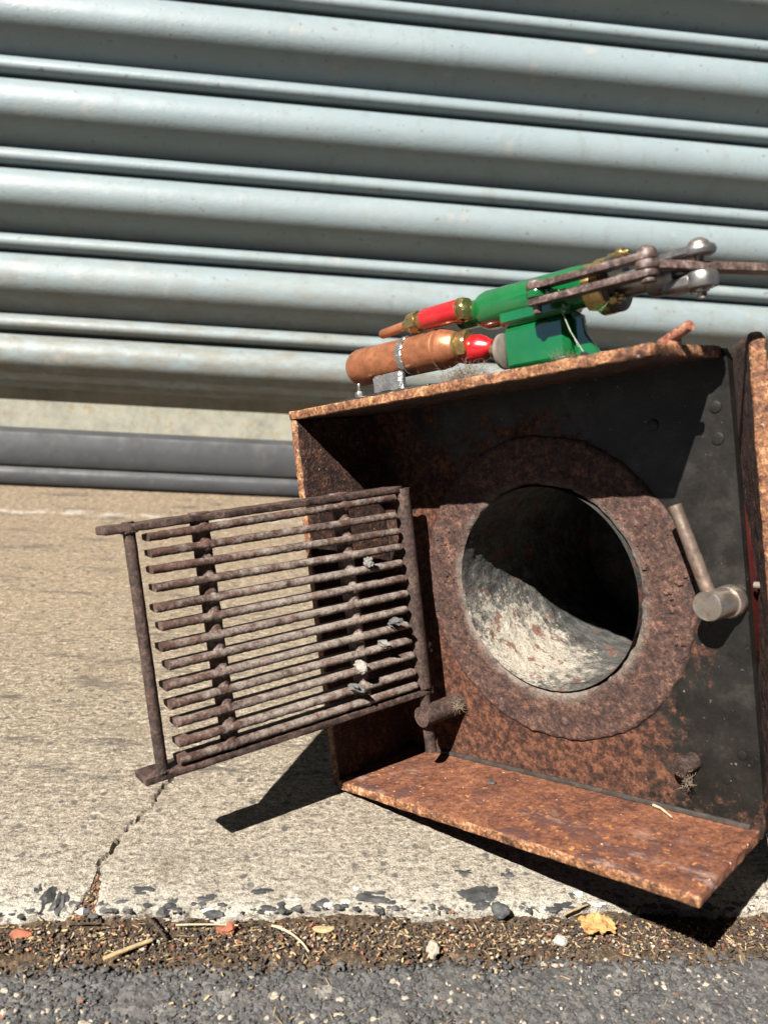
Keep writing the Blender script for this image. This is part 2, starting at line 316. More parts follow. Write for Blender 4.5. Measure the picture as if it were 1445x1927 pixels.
# ------------------------------------------------------------------ mesh helpers
C = scn.collection
class MB:
    def __init__(s): s.v = []; s.f = []; s.mi = []
    def add(s, vs, fs, mi=0):
        o = len(s.v); s.v += [tuple(v) for v in vs]; s.f += [tuple(i + o for i in f) for f in fs]; s.mi += [mi] * len(fs)
        return s
    def grid(s, pts, nu, nv, closeu=False, closev=False, mi=0, flip=False):
        fs = []
        for i in range(nu if closeu else nu - 1):
            for j in range(nv if closev else nv - 1):
                a = i * nv + j; b = ((i + 1) % nu) * nv + j; c = ((i + 1) % nu) * nv + (j + 1) % nv; d = i * nv + (j + 1) % nv
                fs.append((a, d, c, b) if flip else (a, b, c, d))
        return s.add(pts, fs, mi)
    def lathe(s, p0, p1, prof, n=32, mi=0):
        """prof: list of (t along axis in metres from p0, radius)"""
        p0 = Vector(p0); ax = (Vector(p1) - p0).normalized(); u = ax.orthogonal().normalized(); v = ax.cross(u)
        pts = []
        for t, r in prof:
            for k in range(n):
                a = 2 * math.pi * k / n; pts.append(p0 + ax * t + (u * math.cos(a) + v * math.sin(a)) * max(r, 1e-5))
        return s.grid(pts, len(prof), n, closev=True, mi=mi)
    def cyl(s, p0, p1, r0, r1=None, n=28, bev=None, mi=0):
        r1 = r0 if r1 is None else r1; L = (Vector(p1) - Vector(p0)).length
        b = min(bev if bev is not None else min(r0, r1) * 0.12, L * 0.45)
        return s.lathe(p0, p1, [(0, 0), (0, r0 - b), (b * 0.3, r0 - b * 0.3), (b, r0), (L - b, r1), (L - b * 0.3, r1 - b * 0.3), (L, r1 - b), (L, 0)], n, mi)
    def rough_cyl(s, p0, p1, r, amp, n=24, m=40, r1=None, seed=0, freq=180, mi=0, flat=None):
        p0 = Vector(p0); d = Vector(p1) - p0; L = d.length; ax = d.normalized(); u = ax.orthogonal().normalized(); v = ax.cross(u)
        if flat: u = Vector(flat[0]).normalized(); v = ax.cross(u).normalized()
        fl = flat[1] if flat else 1.0
        pts = []; r1 = r if r1 is None else r1
        for i in range(m + 1):
            t = i / m
            for k in range(n):
                a = 2 * math.pi * k / n; rr = r + (r1 - r) * t
                dirv = u * math.cos(a) * fl + v * math.sin(a)
                p = p0 + ax * L * t + dirv * rr
                pts.append(p + dirv * amp * (noise.noise(p * freq + Vector((seed, 0, 0))) + 0.5 * noise.noise(p * freq * 2.7)))
        o = len(s.v); s.grid(pts, m + 1, n, closev=True, mi=mi)
        s.f += [tuple(o + k for k in range(n)), tuple(o + m * n + k for k in reversed(range(n)))]; s.mi += [mi, mi]
        return s
    def tube(s, pts, r, n=8, mi=0, taper=1.0):
        pts = [Vector(p) for p in pts]; m = len(pts); out = []
        for i, p in enumerate(pts):
            d = (pts[min(i + 1, m - 1)] - pts[max(i - 1, 0)]).normalized()
            u = d.cross(Vector((0.31, 0.52, 0.79))).normalized(); v = d.cross(u)
            rr = r * (1 + (taper - 1) * i / (m - 1))
            out += [p + (u * math.cos(2 * math.pi * k / n) + v * math.sin(2 * math.pi * k / n)) * rr for k in range(n)]
        o = len(s.v); s.grid(out, m, n, closev=True, mi=mi)
        s.f += [tuple(o + k for k in range(n)), tuple(o + (m - 1) * n + k for k in reversed(range(n)))]; s.mi += [mi, mi]
        return s
    def box(s, a, b, mi=0, bev=0.0004, step=None, amp=0, freq=150, xf=None):
        """box from corner a to b with small chamfers and optional rough surface; xf maps each point"""
        a = Vector(a); b = Vector(b)
        def axis(lo, hi):
            bv = min(bev, (hi - lo) * 0.3); st = step or (hi - lo); n = max(1, round((hi - lo - 2 * bv) / st))
            return [lo] + [lo + bv + (hi - lo - 2 * bv) * i / n for i in range(n + 1)] + [hi]
        X, Y, Z = axis(a.x, b.x), axis(a.y, b.y), axis(a.z, b.z)
        def fix(p, idx):
            ons = [idx[0] in (0, len(X) - 1), idx[1] in (0, len(Y) - 1), idx[2] in (0, len(Z) - 1)]
            p = Vector(p); c = sum(ons)
            if c >= 2:
                k = 0.5 if c == 2 else 0.6
                for i, (on, ar) in enumerate(zip(ons, (X, Y, Z))):
                    if on: p[i] = p[i] + ((ar[1] - ar[0]) * k if idx[i] == 0 else -(ar[1] - ar[0]) * k)
            if amp: p = p + noise.noise_vector(p * freq) * amp + noise.noise_vector(p * freq * 3.1) * amp * 0.4
            return xf(p) if xf else p
        cache = {}; vs = []; fs = []
        def vid(i, j, k):
            if (i, j, k) not in cache: cache[(i, j, k)] = len(vs); vs.append(fix((X[i], Y[j], Z[k]), (i, j, k)))
            return cache[(i, j, k)]
        nx, ny, nz = len(X) - 1, len(Y) - 1, len(Z) - 1
        for i in range(nx):
            for j in range(ny):
                fs.append((vid(i, j, 0), vid(i, j + 1, 0), vid(i + 1, j + 1, 0), vid(i + 1, j, 0)))
                fs.append((vid(i, j, nz), vid(i + 1, j, nz), vid(i + 1, j + 1, nz), vid(i, j + 1, nz)))
            for k in range(nz):
                fs.append((vid(i, 0, k), vid(i + 1, 0, k), vid(i + 1, 0, k + 1), vid(i, 0, k + 1)))
                fs.append((vid(i, ny, k), vid(i, ny, k + 1), vid(i + 1, ny, k + 1), vid(i + 1, ny, k)))
        for j in range(ny):
            for k in range(nz):
                fs.append((vid(0, j, k), vid(0, j, k + 1), vid(0, j + 1, k + 1), vid(0, j + 1, k)))
                fs.append((vid(nx, j, k), vid(nx, j + 1, k), vid(nx, j + 1, k + 1), vid(nx, j, k + 1)))
        return s.add(vs, fs, mi)
    def prism(s, poly, axis, lo, hi, mi=0, bev=0.0004):
        """poly: 2D outline; axis 'x','y','z' = extrusion direction; chamfered rims"""
        def P(u, v, w): return {'x': (w, u, v), 'y': (u, w, v), 'z': (u, v, w)}[axis]
        cx = sum(p[0] for p in poly) / len(poly); cy = sum(p[1] for p in poly) / len(poly)
        def shr(p):
            d = Vector((p[0] - cx, p[1] - cy)); L = d.length; d *= max(0, (L - bev)) / L if L else 1; return (cx + d.x, cy + d.y)
        inner = [shr(p) for p in poly]; n = len(poly)
        pts = [P(*p, lo) for p in inner] + [P(*p, lo + bev) for p in poly] + [P(*p, hi - bev) for p in poly] + [P(*p, hi) for p in inner]
        o = len(s.v); s.grid(pts, 4, n, closev=True, mi=mi)
        s.f += [tuple(o + k for k in range(n)), tuple(o + 3 * n + k for k in reversed(range(n)))]; s.mi += [mi, mi]
        return s
    def hexnut(s, p0, p1, r, rot=0.0, mi=0, dome=True):
        p0 = Vector(p0); ax = (Vector(p1) - p0); L = ax.length; ax.normalize(); u = ax.orthogonal().normalized(); v = ax.cross(u)
        pts = []; n = 24
        for t, k1 in ((0, 0.0), (0, 0.92), (L * 0.12, 1.0), (L * 0.86, 1.0), (L, 0.86), (L, 0.0)):
            for k in range(n):
                a = 2 * math.pi * k / n; hexr = r * math.cos(math.pi / 6) / math.cos(((a) % (math.pi / 3)) - math.pi / 6)
                rr = min(hexr, r * k1 if k1 not in (1.0,) else 9) if k1 else 1e-5
                aa = a + rot; pts.append(p0 + ax * t + (u * math.cos(aa) + v * math.sin(aa)) * rr)
        return s.grid(pts, 6, n, closev=True, mi=mi)
    def rock(s, c, r, seed, sq=(1, 1, 1), n=2, amp=0.35, mi=0):
        import bmesh
        bm = bmesh.new(); bmesh.ops.create_icosphere(bm, subdivisions=n, radius=1.0)
        vs = []
        for v in bm.verts:
            p = v.co.copy(); k = 1 + amp * noise.noise(p * 1.3 + Vector((seed * 3.7, seed, 0))) + amp * 0.5 * noise.noise(p * 3.5 + Vector((seed, 5, 0)))
            vs.append(Vector(c) + Vector((p.x * sq[0], p.y * sq[1], p.z * sq[2])) * r * k)
        fs = [tuple(v.index for v in f.verts) for f in bm.faces]; bm.free()
        return s.add(vs, fs, mi)
    def build(s, name, mats, parent=None, base=(0, 0, 0), smooth=35):
        me = bpy.data.meshes.new(name); b = Vector(base)
        me.from_pydata([tuple(Vector(v) - b) for v in s.v], [], s.f)
        if not isinstance(mats, (list, tuple)): mats = [mats]
        for m in mats: me.materials.append(m)
        me.polygons.foreach_set('material_index', s.mi)
        import bmesh
        bm = bmesh.new(); bm.from_mesh(me); bmesh.ops.recalc_face_normals(bm, faces=bm.faces) if len(s.f) < 60000 else None
        bm.to_mesh(me); bm.free()
        if smooth:
            me.polygons.foreach_set('use_smooth', [True] * len(me.polygons))
            me.set_sharp_from_angle(angle=math.radians(smooth))
        me.update(); o = bpy.data.objects.new(name, me); C.objects.link(o)
        if parent: o.parent = parent
        return o
def tag(o, label=None, cat=None, group=None, kind=None):
    if label: o['label'] = label
    if cat: o['category'] = cat
    if group: o['group'] = group
    if kind: o['kind'] = kind
    return o
# frame of the leaning fire box: x to its right, y into it, z up its side plates
S = 0.2
RW = Matrix([[0.62504, 0.76408, -0.15970], [-0.72682, 0.64429, 0.23794], [0.28470, -0.03265, 0.95806]])
ORG = Vector((0.02493, 0.37654, 0.00671))
def L(x, y, z): return Vector((x, y, z)) * S
def frame(name, base, label, cat, group=None, rotz=0):
    e = bpy.data.objects.new(name, None); e.empty_display_size = 0.02; C.objects.link(e)
    m = RW.to_4x4() @ Matrix.Rotation(rotz, 4, 'Z'); m.translation = ORG + RW @ Vector(base); e.matrix_world = m
    return tag(e, label, cat, group)

# ------------------------------------------------------------------ setting: ground
def nonuni(breaks):
    out = [breaks[0][0]]
    for lo, hi, st in breaks:
        n = max(1, round((hi - lo) / st)); out += [lo + (hi - lo) * (i + 1) / n for i in range(n)]
    return out
crack = [(-0.0660, 0.388), (-0.0700, 0.379), (-0.0722, 0.372), (-0.0710, 0.366), (-0.0758, 0.360), (-0.0779, 0.352), (-0.0822, 0.348), (-0.0818, 0.341), (-0.0850, 0.336), (-0.0856, 0.328), (-0.0893, 0.322), (-0.0885, 0.314), (-0.0872, 0.306), (-0.0885, 0.296), (-0.0885, 0.284)]
def crack_d(x, y):
    best = (9, 0)
    for (x0, y0), (x1, y1) in zip(crack, crack[1:]):
        dx, dy = x1 - x0, y1 - y0; t = max(0, min(1, ((x - x0) * dx + (y - y0) * dy) / (dx * dx + dy * dy)))
        d = math.hypot(x - x0 - dx * t, y - y0 - dy * t)
        if d < best[0]: best = (d, y0 + dy * t)
    return best
def edge_y(x): return 0.2905 + 0.0042 * noise.noise(Vector((x * 22, 0, 0))) + 0.0034 * noise.noise(Vector((x * 90, 3, 0))) + 0.001 * noise.noise(Vector((x * 300, 6, 0)))
X = nonuni([(-6, -0.6, 1.2), (-0.6, -0.3, 0.03), (-0.3, -0.13, 0.004), (-0.13, -0.04, 0.0013), (-0.04, 0.28, 0.0022), (0.28, 0.7, 0.02), (0.7, 6, 1.2)])
Y = nonuni([(0.272, 0.31, 0.0011), (0.31, 0.40, 0.002), (0.40, 1.0, 0.008), (1.0, 4, 1.0)])
m = MB(); pts = []
for x in X:
    ey = edge_y(x)
    for y in Y:
        z = 0.0
        if y < 1.0 and abs(x) < 0.8:
            z += 0.0005 * noise.noise(Vector((x * 60, y * 60, 0))) + 0.00035 * noise.noise(Vector((x * 300, y * 300, 0)))
            if y < 0.41:
                d, yc = crack_d(x, y); d += 0.0009 * noise.noise(Vector((x * 250, y * 250, 4)))
                wd = 0.0007 + max(0, (0.312 - yc)) * 0.22
                if d < wd: z -= 0.0045 * min(1, (1 - d / wd) * 2)
            if y < ey + 0.004: z -= 0.0012 * max(0, (ey + 0.004 - y) / 0.004) ** 2
        if y < ey: z = -0.014
        pts.append((x, y, z))
m.grid(pts, len(X), len(Y))
tag(m.build('pavement', CONC, smooth=60), kind='structure')

X = nonuni([(-6, -0.3, 1.0), (-0.3, -0.14, 0.01), (-0.14, 0.25, 0.0016), (0.25, 0.5, 0.02), (0.5, 6, 1.1)])
Y = nonuni([(-6, 0.15, 0.8), (0.15, 0.215, 0.01), (0.215, 0.2925, 0.0013)])
m = MB(); pts = []
for x in X:
    for y in Y:
        z = -0.006
        if abs(x) < 0.5 and y > 0.15:
            p = Vector((x, y, 0)); z += 0.0012 * noise.noise(p * 45) + 0.0014 * abs(noise.noise(p * 160)) + 0.0008 * noise.noise(p * 420)
            z -= max(0, min(1, (y - 0.262 + 0.006 * noise.noise(p * 40)) / 0.008)) * 0.004
        pts.append((x, y, z))
m.grid(pts, len(X), len(Y))
tag(m.build('road', ASPH, smooth=40), kind='structure')

X = nonuni([(-0.4, -0.14, 0.01), (-0.14, 0.25, 0.0018), (0.25, 0.45, 0.02)]); Y = nonuni([(0.256, 0.296, 0.0014)])
m = MB(); pts = []
for x in X:
    for y in Y:
        p = Vector((x, y, 0)); k = (y - 0.264 + 0.005 * noise.noise(p * 50 + Vector((3, 1, 0)))) / 0.007
        pts.append((x, y, -0.0095 + 0.005 * max(0, min(1, k)) + 0.0011 * noise.noise(p * 150) + 0.0007 * noise.noise(p * 420)))
m.grid(pts, len(X), len(Y))
# dirt packed into the wide end of the crack
pts = []
for i in range(13):
    for j in range(26):
        y = 0.286 + 0.030 * j / 25; wdt = 0.0015 + max(0, (0.3145 - y)) * 0.24; x = -0.0885 + (i / 12 - 0.5) * 2 * wdt; p = Vector((x, y, 0))
        pts.append((x, y, -0.0022 + 0.0009 * noise.noise(p * 300) + 0.0005 * noise.noise(p * 700)))
m.grid(pts, 13, 26)
tag(m.build('gutter_dirt', DIRT, smooth=40), kind='structure')

# loose litter, uncountable: bark chips, straw and grit along the kerb
m = MB(); mats = [STRAW, STRAW2, CHIP, CHIP2, TERRA, PEBB, WHITEST, DSTONE]
def flake(x, y, z, l, wd, t, mi):
    a = random.uniform(0, math.pi); ca, sa = math.cos(a), math.sin(a); tx, ty = random.uniform(-.35, .35), random.uniform(-.35, .35)
    vs = []
    for (u, v) in ((-.5, -.4), (.3, -.5), (.5, .1), (.1, .5), (-.45, .35)):
        u = u * l * random.uniform(.8, 1.2); v = v * wd * random.uniform(.8, 1.2); px, py = x + u * ca - v * sa, y + u * sa + v * ca
        vs.append((px, py, z + u * tx + v * ty))
    vs += [(a_, b_, c_ + t) for a_, b_, c_ in vs]
    m.add(vs, [(0, 1, 2, 3, 4)[::-1], (5, 6, 7, 8, 9)] + [(k, (k + 1) % 5, 5 + (k + 1) % 5, 5 + k) for k in range(5)], mi)
for k in range(9500):
    x = random.uniform(-0.15, 0.26); y = random.gauss(0.2765, 0.0062)
    if k % 9 == 0: y = random.uniform(0.225, 0.285)
    if y < 0.271 and noise.noise(Vector((x * 60, y * 60, 9))) < random.uniform(-.3, .4): continue
    if y > edge_y(x) + 0.0005:
        if random.random() < 0.95: continue
    z = -0.0052 + random.uniform(0, 0.003) if y < edge_y(x) else 0.0004
    if y < 0.264: z = -0.0042
    r = random.random()
    if r < .10: flake(x, y, z, random.uniform(.0015, .005), random.uniform(.00018, .0004), .0002, random.choice((0, 1, 0, 2)))
    elif r < .7: flake(x, y, z, random.uniform(.0007, .0026), random.uniform(.0003, .0011), .0003, random.choice((2, 3, 3, 3, 2, 0)))
    elif r < .73: flake(x, y, z, random.uniform(.0008, .0022), random.uniform(.0005, .0013), .0004, 4)
    else: m.rock((x, y, z), random.uniform(.0003, .0009), k, (1, 1, .7), 1, 0.5, random.choice((5, 3, 7, 7, 2, 3, 6 if k % 3 == 0 else 7)))
for k in range(260):
    y = random.uniform(0.287, 0.314); x = -0.0885 + random.uniform(-1, 1) * (0.0008 + (0.3145 - y) * 0.2)
    flake(x, y, -0.001, random.uniform(.001, .003), random.uniform(.0004, .001), .0003, random.choice((0, 2, 3, 4, 3)))
tag(m.build('gutter_litter', mats, smooth=0), kind='stuff')
# stones of the road surface
m = MB(); mats = [DSTONE, SLATE, CHAR, PEBB, PEBB, CHIP]
for k in range(11000):
    x = random.uniform(-0.15, 0.24); y = random.uniform(0.222, 0.2685)
    if y > 0.262 and random.random() < .5: continue
    r = random.choice((.0004, .0005, .0006, .0008, .0008, .0010, .0014)) * random.uniform(.7, 1.25)
    m.rock((x, y, -0.0056 + random.uniform(-.0004, .0005)), r, k, (random.uniform(.8, 1.4), 1, .55), 1, 0.7, random.choice((0, 0, 0, 0, 1, 2, 2, 2, 0, 2, 3 if random.random() < .4 else 0, 4 if random.random() < .2 else 0, 0, 5 if random.random() < .1 else 2)))
tag(m.build('road_gravel', mats, smooth=0), kind='stuff')

# ------------------------------------------------------------------ roller shutter and its wall
WY = 0.9622
def spline(ctrl, n):
    out = []
    P = [ctrl[0]] + ctrl + [ctrl[-1]]
    for i in range(1, len(P) - 2):
        for k in range(n):
            t = k / n; q_ = []
            for c in range(2):
                a, b, cc, d = P[i - 1][c], P[i][c], P[i + 1][c], P[i + 2][c]
                q_.append(0.5 * (2 * b + (cc - a) * t + (2 * a - 5 * b + 4 * cc - d) * t * t + (-a + 3 * b - 3 * cc + d) * t ** 3))
            out.append(tuple(q_))
    out.append(ctrl[-1]); return out
SL = [(0, -.006), (.010, .003), (.04, .009), (.1, .0148), (.18, .019), (.27, .0212), (.36, .0208), (.44, .0175), (.52, .0115), (.59, .0045), (.65, -.0015), (.70, -.005), (.745, -.0055), (.765, -.001), (.79, .0045), (.835, .008), (.885, .0085), (.93, .0055), (.96, -.001), (.975, -.007), (1, -.006)]
shutter = bpy.data.objects.new('roller_shutter', None); shutter.location = (0.3, WY, 0); C.objects.link(shutter)
tag(shutter, 'closed blue grey metal roller shutter of curved slats behind the rusty box', 'roller shutter')
XS = [-2.2 + 4.9 * i / 70 for i in range(71)]
PITCH = 0.0877; Z0 = 0.4425
m = MB()
rs = random.Random(3)
for k in range(-20, 3):
    top = Z0 - k * PITCH if k < 3 else 0
    tilt = rs.uniform(-0.05, 0.05); prof = spline(SL, 4)
    if k == 0: tilt = 0.03
    if k == -1: tilt = -0.09
    if k == 1: tilt = 0.06
    if k == 2: tilt = -0.03
    pts = []
    for x in XS:
        for t, o in prof:
            zz = top - t * PITCH; oo = o + tilt * (0.5 - t) * PITCH
            oo += 0.0006 * noise.noise(Vector((x * 3, zz * 8, k)))
            pts.append((x, WY - oo, zz))
    m.grid(pts, len(XS), len(prof))
m.build('curtain', SHUT, shutter, shutter.location, smooth=70)
# last short slat, flat weathered panel, rubber bottom bar
zt = Z0 - 3 * PITCH
m = MB(); prof = spline([(zt, -.004), (zt - .002, .004), (zt - .006, .012), (zt - .013, .018), (zt - .021, .0205), (zt - .030, .0195), (zt - .040, .013), (zt - .048, .008), (zt - .055, .0035), (zt - .060, -.001), (zt - .0635, -.006)], 5)
m.grid([(x, WY - o, z) for x in XS for z, o in prof], len(XS), len(prof))
m.build('lowest_slat', SHUT, shutter, shutter.location, smooth=50)
m = MB().box((-2.2, WY + 0.013, 0.050), (2.7, WY + 0.018, zt - 0.050), step=0.2)
m.build('base_strip', GALV, shutter, shutter.location)
m = MB(); prof = spline([(.0668, -.0125), (.0665, -.001), (.0655, .006), (.063, .0085), (.05, .0125), (.036, .014), (.027, .0125), (.0245, .0095), (.0228, .0105), (.019, .0145), (.011, .016), (.004, .0145), (.001, .009), (.0005, .0)], 4)
m.grid([(x, WY - o, z) for x in XS for z, o in prof], len(XS), len(prof))
m.build('bottom_seal', RUBBER, shutter, shutter.location, smooth=50)
wl = MB().box((-4, WY + 0.03, -0.02), (-2.15, WY + 0.25, 3.2)).box((2.65, WY + 0.03, -0.02), (4.6, WY + 0.25, 3.2)).box((-2.15, WY + 0.03, 2.15), (2.65, WY + 0.25, 3.2))
op = MB().box((-14, -15, -0.02), (14, -9, 7.0), bev=.02)  # added building across the street, out of view, blocks part of the sky light
for k in range(9):
    op.box((-12.4 + k * 2.9, -9.0, 3.9), (-11.0 + k * 2.9, -8.93, 5.6), bev=.01, mi=1)
    op.box((-12.5 + k * 2.9, -8.96, 3.78), (-10.9 + k * 2.9, -8.85, 3.9), bev=.01)
    op.box((-12.4 + k * 2.9, -9.0, 0.8), (-11.0 + k * 2.9, -8.93, 2.6), bev=.01, mi=1)
op.box((-14.1, -9.05, 6.8), (14.1, -8.8, 7.1), bev=.02)
tag(op.build('building', [simple('sky_block_brick', (0.16, 0.09, 0.065), 0.9, 0, 0.3, 6, 0.003), BLACKP]), 'added brown building with dark windows, unseen behind the camera, cutting sky light', 'building')
tag(wl.build('building_wall', WALLM), 'grey rendered building wall around the closed roller shutter', 'wall')

# ------------------------------------------------------------------ the leaning fire box
W, D, T = 1.0165, 0.301, 0.024
fb = frame('fire_box', (0, 0, -T * S), 'open rusty steel boiler box with a round sooty fire hole leaning on the pavement', 'boiler')
FB = L(0, 0, -T)
def part(mb, name, mat, parent=fb, smooth=35, base=FB, **kw): return mb.build(name, mat, parent, base, smooth)
def sub(mb, name, mat, par, base=FB, smooth=35): return mb.build(name, mat, par, base, smooth)
A = 0.00035
# rusty plates: the cut lips are a brighter orange than the faces
def plate(a, b, face, name, lipmat=RUST_EDGE, lips=()):
    mb = MB().box(L(*a), L(*b), bev=0.0006, step=0.0028, amp=A, freq=170)
    o = part(mb, name, [face, lipmat], smooth=45)
    for p in o.data.polygons:
        n_ = p.normal
        if ('-y' in lips and n_.y < -0.55) or ('+x' in lips and n_.x > 0.6): p.material_index = 1
    return o
plate((-T, 0.0, 1.0), (W, D + .004, 1.0 + T), RUST_PIT, 'top_plate', lips=('-y', '+x'))
plate((-T, 0.002, -T * .8), (0, D + .004, 0.9992), RUST_PIT, 'side_plate', lips=('-y',))
plate((0.0004, -0.002, -T), (W, D + .004, 0.0), BOTTOM, 'bottom_plate', lips=('-y',))
# back plate with round hole
HC = (0.535, 0.502); RH = 0.30
mb = MB(); na = 192; nr = 26; pts = []
x0, x1, z0_, z1_ = -0.02, W + 0.012, -T - 0.004, 1.0 + T * 0.9
for i in range(na):
    a = 2 * math.pi * i / na; c, s_ = math.cos(a), math.sin(a)
    tx = ((x1 - HC[0]) if c > 0 else (HC[0] - x0)) / max(abs(c), 1e-6); tz = ((z1_ - HC[1]) if s_ > 0 else (HC[1] - z0_)) / max(abs(s_), 1e-6)
    Rr = min(tx, tz)
    # rounded outer corners
    ex, ez = HC[0] + c * Rr, HC[1] + s_ * Rr
    for (qx, qz) in ((x1 - .03, z0_ + .03), (x1 - .02, z1_ - .02)):
        if ex > qx and ((qz < .5 and ez < qz) or (qz > .5 and ez > qz)):
            v = Vector((ex - qx, ez - qz)); rad = .03 if qz < .5 else .02
            if v.length > rad: v = v.normalized() * rad; ex, ez = qx + v.x, qz + v.y
    for j in range(nr):
        t = j / (nr - 1); p = Vector((HC[0] + c * RH + (ex - HC[0] - c * RH) * t, D, HC[1] + s_ * RH + (ez - HC[1] - s_ * RH) * t)) * S
        p.y += 0.0002 * noise.noise(p * 60); pts.append(p)
    pts.append(Vector((ex, D + .0035, ez)) * S + Vector((0, 0.0002, 0)))
    pts.append(Vector((ex, D + .026, ez)) * S)
    pts.append(Vector((HC[0] + c * RH, D + .026, HC[1] + s_ * RH)) * S)
nv = nr + 3
mb.grid(pts, na, nv, closeu=True)
part(mb, 'back_plate', BACK, smooth=40)
# scale-covered ring round the hole
def ringpt(a, r, y): return L(HC[0] + math.cos(a) * r, y, HC[1] + math.sin(a) * r)
mb = MB(); na = 260; prof = [(.262, D + .05), (.262, D + .004), (.264, D - .003), (.268, D - .0065)] + [(.275 + .1 * i / 26, D - .009) for i in range(27)] + [(.381, D - .007), (.3845, D - .003), (.3855, D + .001)]
pts = []
for i in range(na):
    a = 2 * math.pi * i / na
    wob = 0.004 * noise.noise(Vector((math.cos(a) * 4, math.sin(a) * 4, 1))) + 0.003 * noise.noise(Vector((math.cos(a) * 14, math.sin(a) * 14, 1)))
    for r, y in prof:
        p = ringpt(a, r + wob * (1 if .265 < r < .378 else 1.2), y)
        k = 1.0 if y < D - .006 else 0.5
        hh = noise.noise(p * 90) * 0.0007 + noise.noise(p * 260) * 0.0004
        bl = max(0, noise.noise(p * 210 + Vector((9, 2, 4))) - 0.42) * 0.004
        p.y -= k * (hh + bl); pts.append(p)
mb.grid(pts, na, len(prof), closeu=True)
ring = part(mb, 'fire_hole_ring', RING, smooth=50)
# nodules of scale on the ring
mb = MB(); rr = random.Random(5)
for k in range(85):
    a = rr.choice((rr.gauss(0.15, 0.25), rr.gauss(2.8, 0.35), rr.uniform(0, 6.28))); r = rr.uniform(.28, .375)
    mb.rock(ringpt(a, r, D - .009), rr.uniform(.0005, .0015), k, (1, .8, 1), 1, .4)
me = bpy.data.meshes.new('n'); me.from_pydata([tuple(Vector(v) - Vector(FB)) for v in mb.v], [], mb.f)
import bmesh
bm = bmesh.new(); bm.from_mesh(ring.data); bm.from_mesh(me); bm.to_mesh(ring.data); bm.free(); bpy.data.meshes.remove(me)
# deep tube
mb = MB(); na = 200; ny = 90; pts = []
for i in range(na):
    a = 2 * math.pi * i / na
    for j in range(ny):
        y = D - 0.012 + 0.66 * j / (ny - 1); p = ringpt(a, .2615, y)
        k = min(1, j / 4); d_ = (0.0004 * noise.noise(p * 60) + 0.00045 * noise.noise(p * 190) + 0.00045 * noise.noise(p * 480)) * k
        low = max(0, -(math.sin(a) * .75 + math.cos(a) * .5)) * 0.0018 * max(0, noise.noise(p * 120 + Vector((2, 2, 2))) + .3) * k
        c = L(HC[0], y, HC[1]); pts.append(p + (c - p).normalized() * (d_ + low + 0.0006))
mb.grid(pts, na, ny, closeu=True)
mb.lathe(L(HC[0], D + .647, HC[1]), L(HC[0], D + .7, HC[1]), [(0, 0), (0, .26 * S)], 64)
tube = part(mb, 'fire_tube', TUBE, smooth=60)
# red clad barrel behind the plate
mb = MB(); mb.lathe(L(.52, D + .03, .47), L(.52, D + 1, .47), [(0, .33 * S), (0, .47 * S), (.66 * S, .47 * S), (.665 * S, .33 * S)], 96)
bar = part(mb, 'boiler_barrel', CLAD, smooth=30)
for y in (.06, .3, .62):
    mb = MB().lathe(L(.52, D + y, .47), L(.52, D + 1, .47), [(0, .465 * S), (0, .4745 * S), (.018 * S, .4745 * S), (.018 * S, .465 * S)], 96)
    sub(mb, 'barrel_band', BRASS, bar)
# seam weld between bottom and back plate
mb = MB()
pts = [L(.1 + .9 * i / 90, D - .006, .004) + Vector((0, noise.noise(Vector((i * .7, 0, 0))) * .0005, noise.noise(Vector((i * .7, 4, 0))) * .0004)) for i in range(91)]
mb.tube(pts, .0014, 8); part(mb, 'weld_seam', DARKIRON)
# rivets flush in the back plate
for (x, z, r) in ((.996, .902, .013), (.996, .8365, .0135), (.858, .879, .013), (.955, .1, .012), (.992, .16, .011)):
    mb = MB().cyl(L(x, D + .002, z), L(x, D - .003, z), r * S, n=24, bev=.0005)
    
    part(mb, 'rivet', BACK)
# latch handle: stubby boss carrying a worn rod
mb = MB().cyl(L(1.0, D + .001, .496), L(.983, .215, .501), .0315 * S, n=48, bev=.0007)
mb.cyl(L(1.0, D + .001, .496), L(.9963, D - .03, .4975), .0345 * S, n=48, bev=.0012)
mb.lathe(L(.983, .216, .501), L(.983, .2, .501), [(0, .031 * S), (.0004, .0305 * S), (.0002, .02 * S), (.0004, .01 * S), (.0002, 0)], 48)
boss = part(mb, 'handle_boss', KNOBM)
mb = MB().rough_cyl(L(.985, .232, .508), L(.924, .232, .708), .0142 * S, .00018, 24, 40, seed=3)
mb2 = mb; sub(mb2, 'handle_rod', KNOBROD, boss)
# stud with snapped end low on the right
mb = MB().rough_cyl(L(.885, D, .128), L(.872, D - .05, .122), .019 * S, .0002, 20, 10)
part(mb, 'stud', RUST_BAR)
# hinge lug for the grate
mb = MB().rough_cyl(L(.206, D + .001, .158), L(.1915, .160, .1597), .030 * S, .00025, 32, 20, r1=.028 * S, seed=1)
part(mb, 'hinge_lug', RUST_BAR)

# ------------------------------------------------------------------ grate hinged on the box
ga = 1.38398; GX, GY = .1828, .19
U = Vector((-math.cos(ga), -math.sin(ga), 0)); N = Vector((math.sin(ga), -math.cos(ga), 0))   # along the bars; towards the viewer
GB = L(GX, GY, .0)
gt = frame('fire_grate', GB, 'rusty iron grate of parallel bars dusted with ash, swung out from the box', 'grate')
def G(u, z, n=0.0): return L(GX, GY, 0) + U * (u * S) + N * (n * S) + Vector((0, 0, z * S))
def gpart(mb, name, mat, smooth=45): return mb.build(name, mat, gt, GB, smooth)
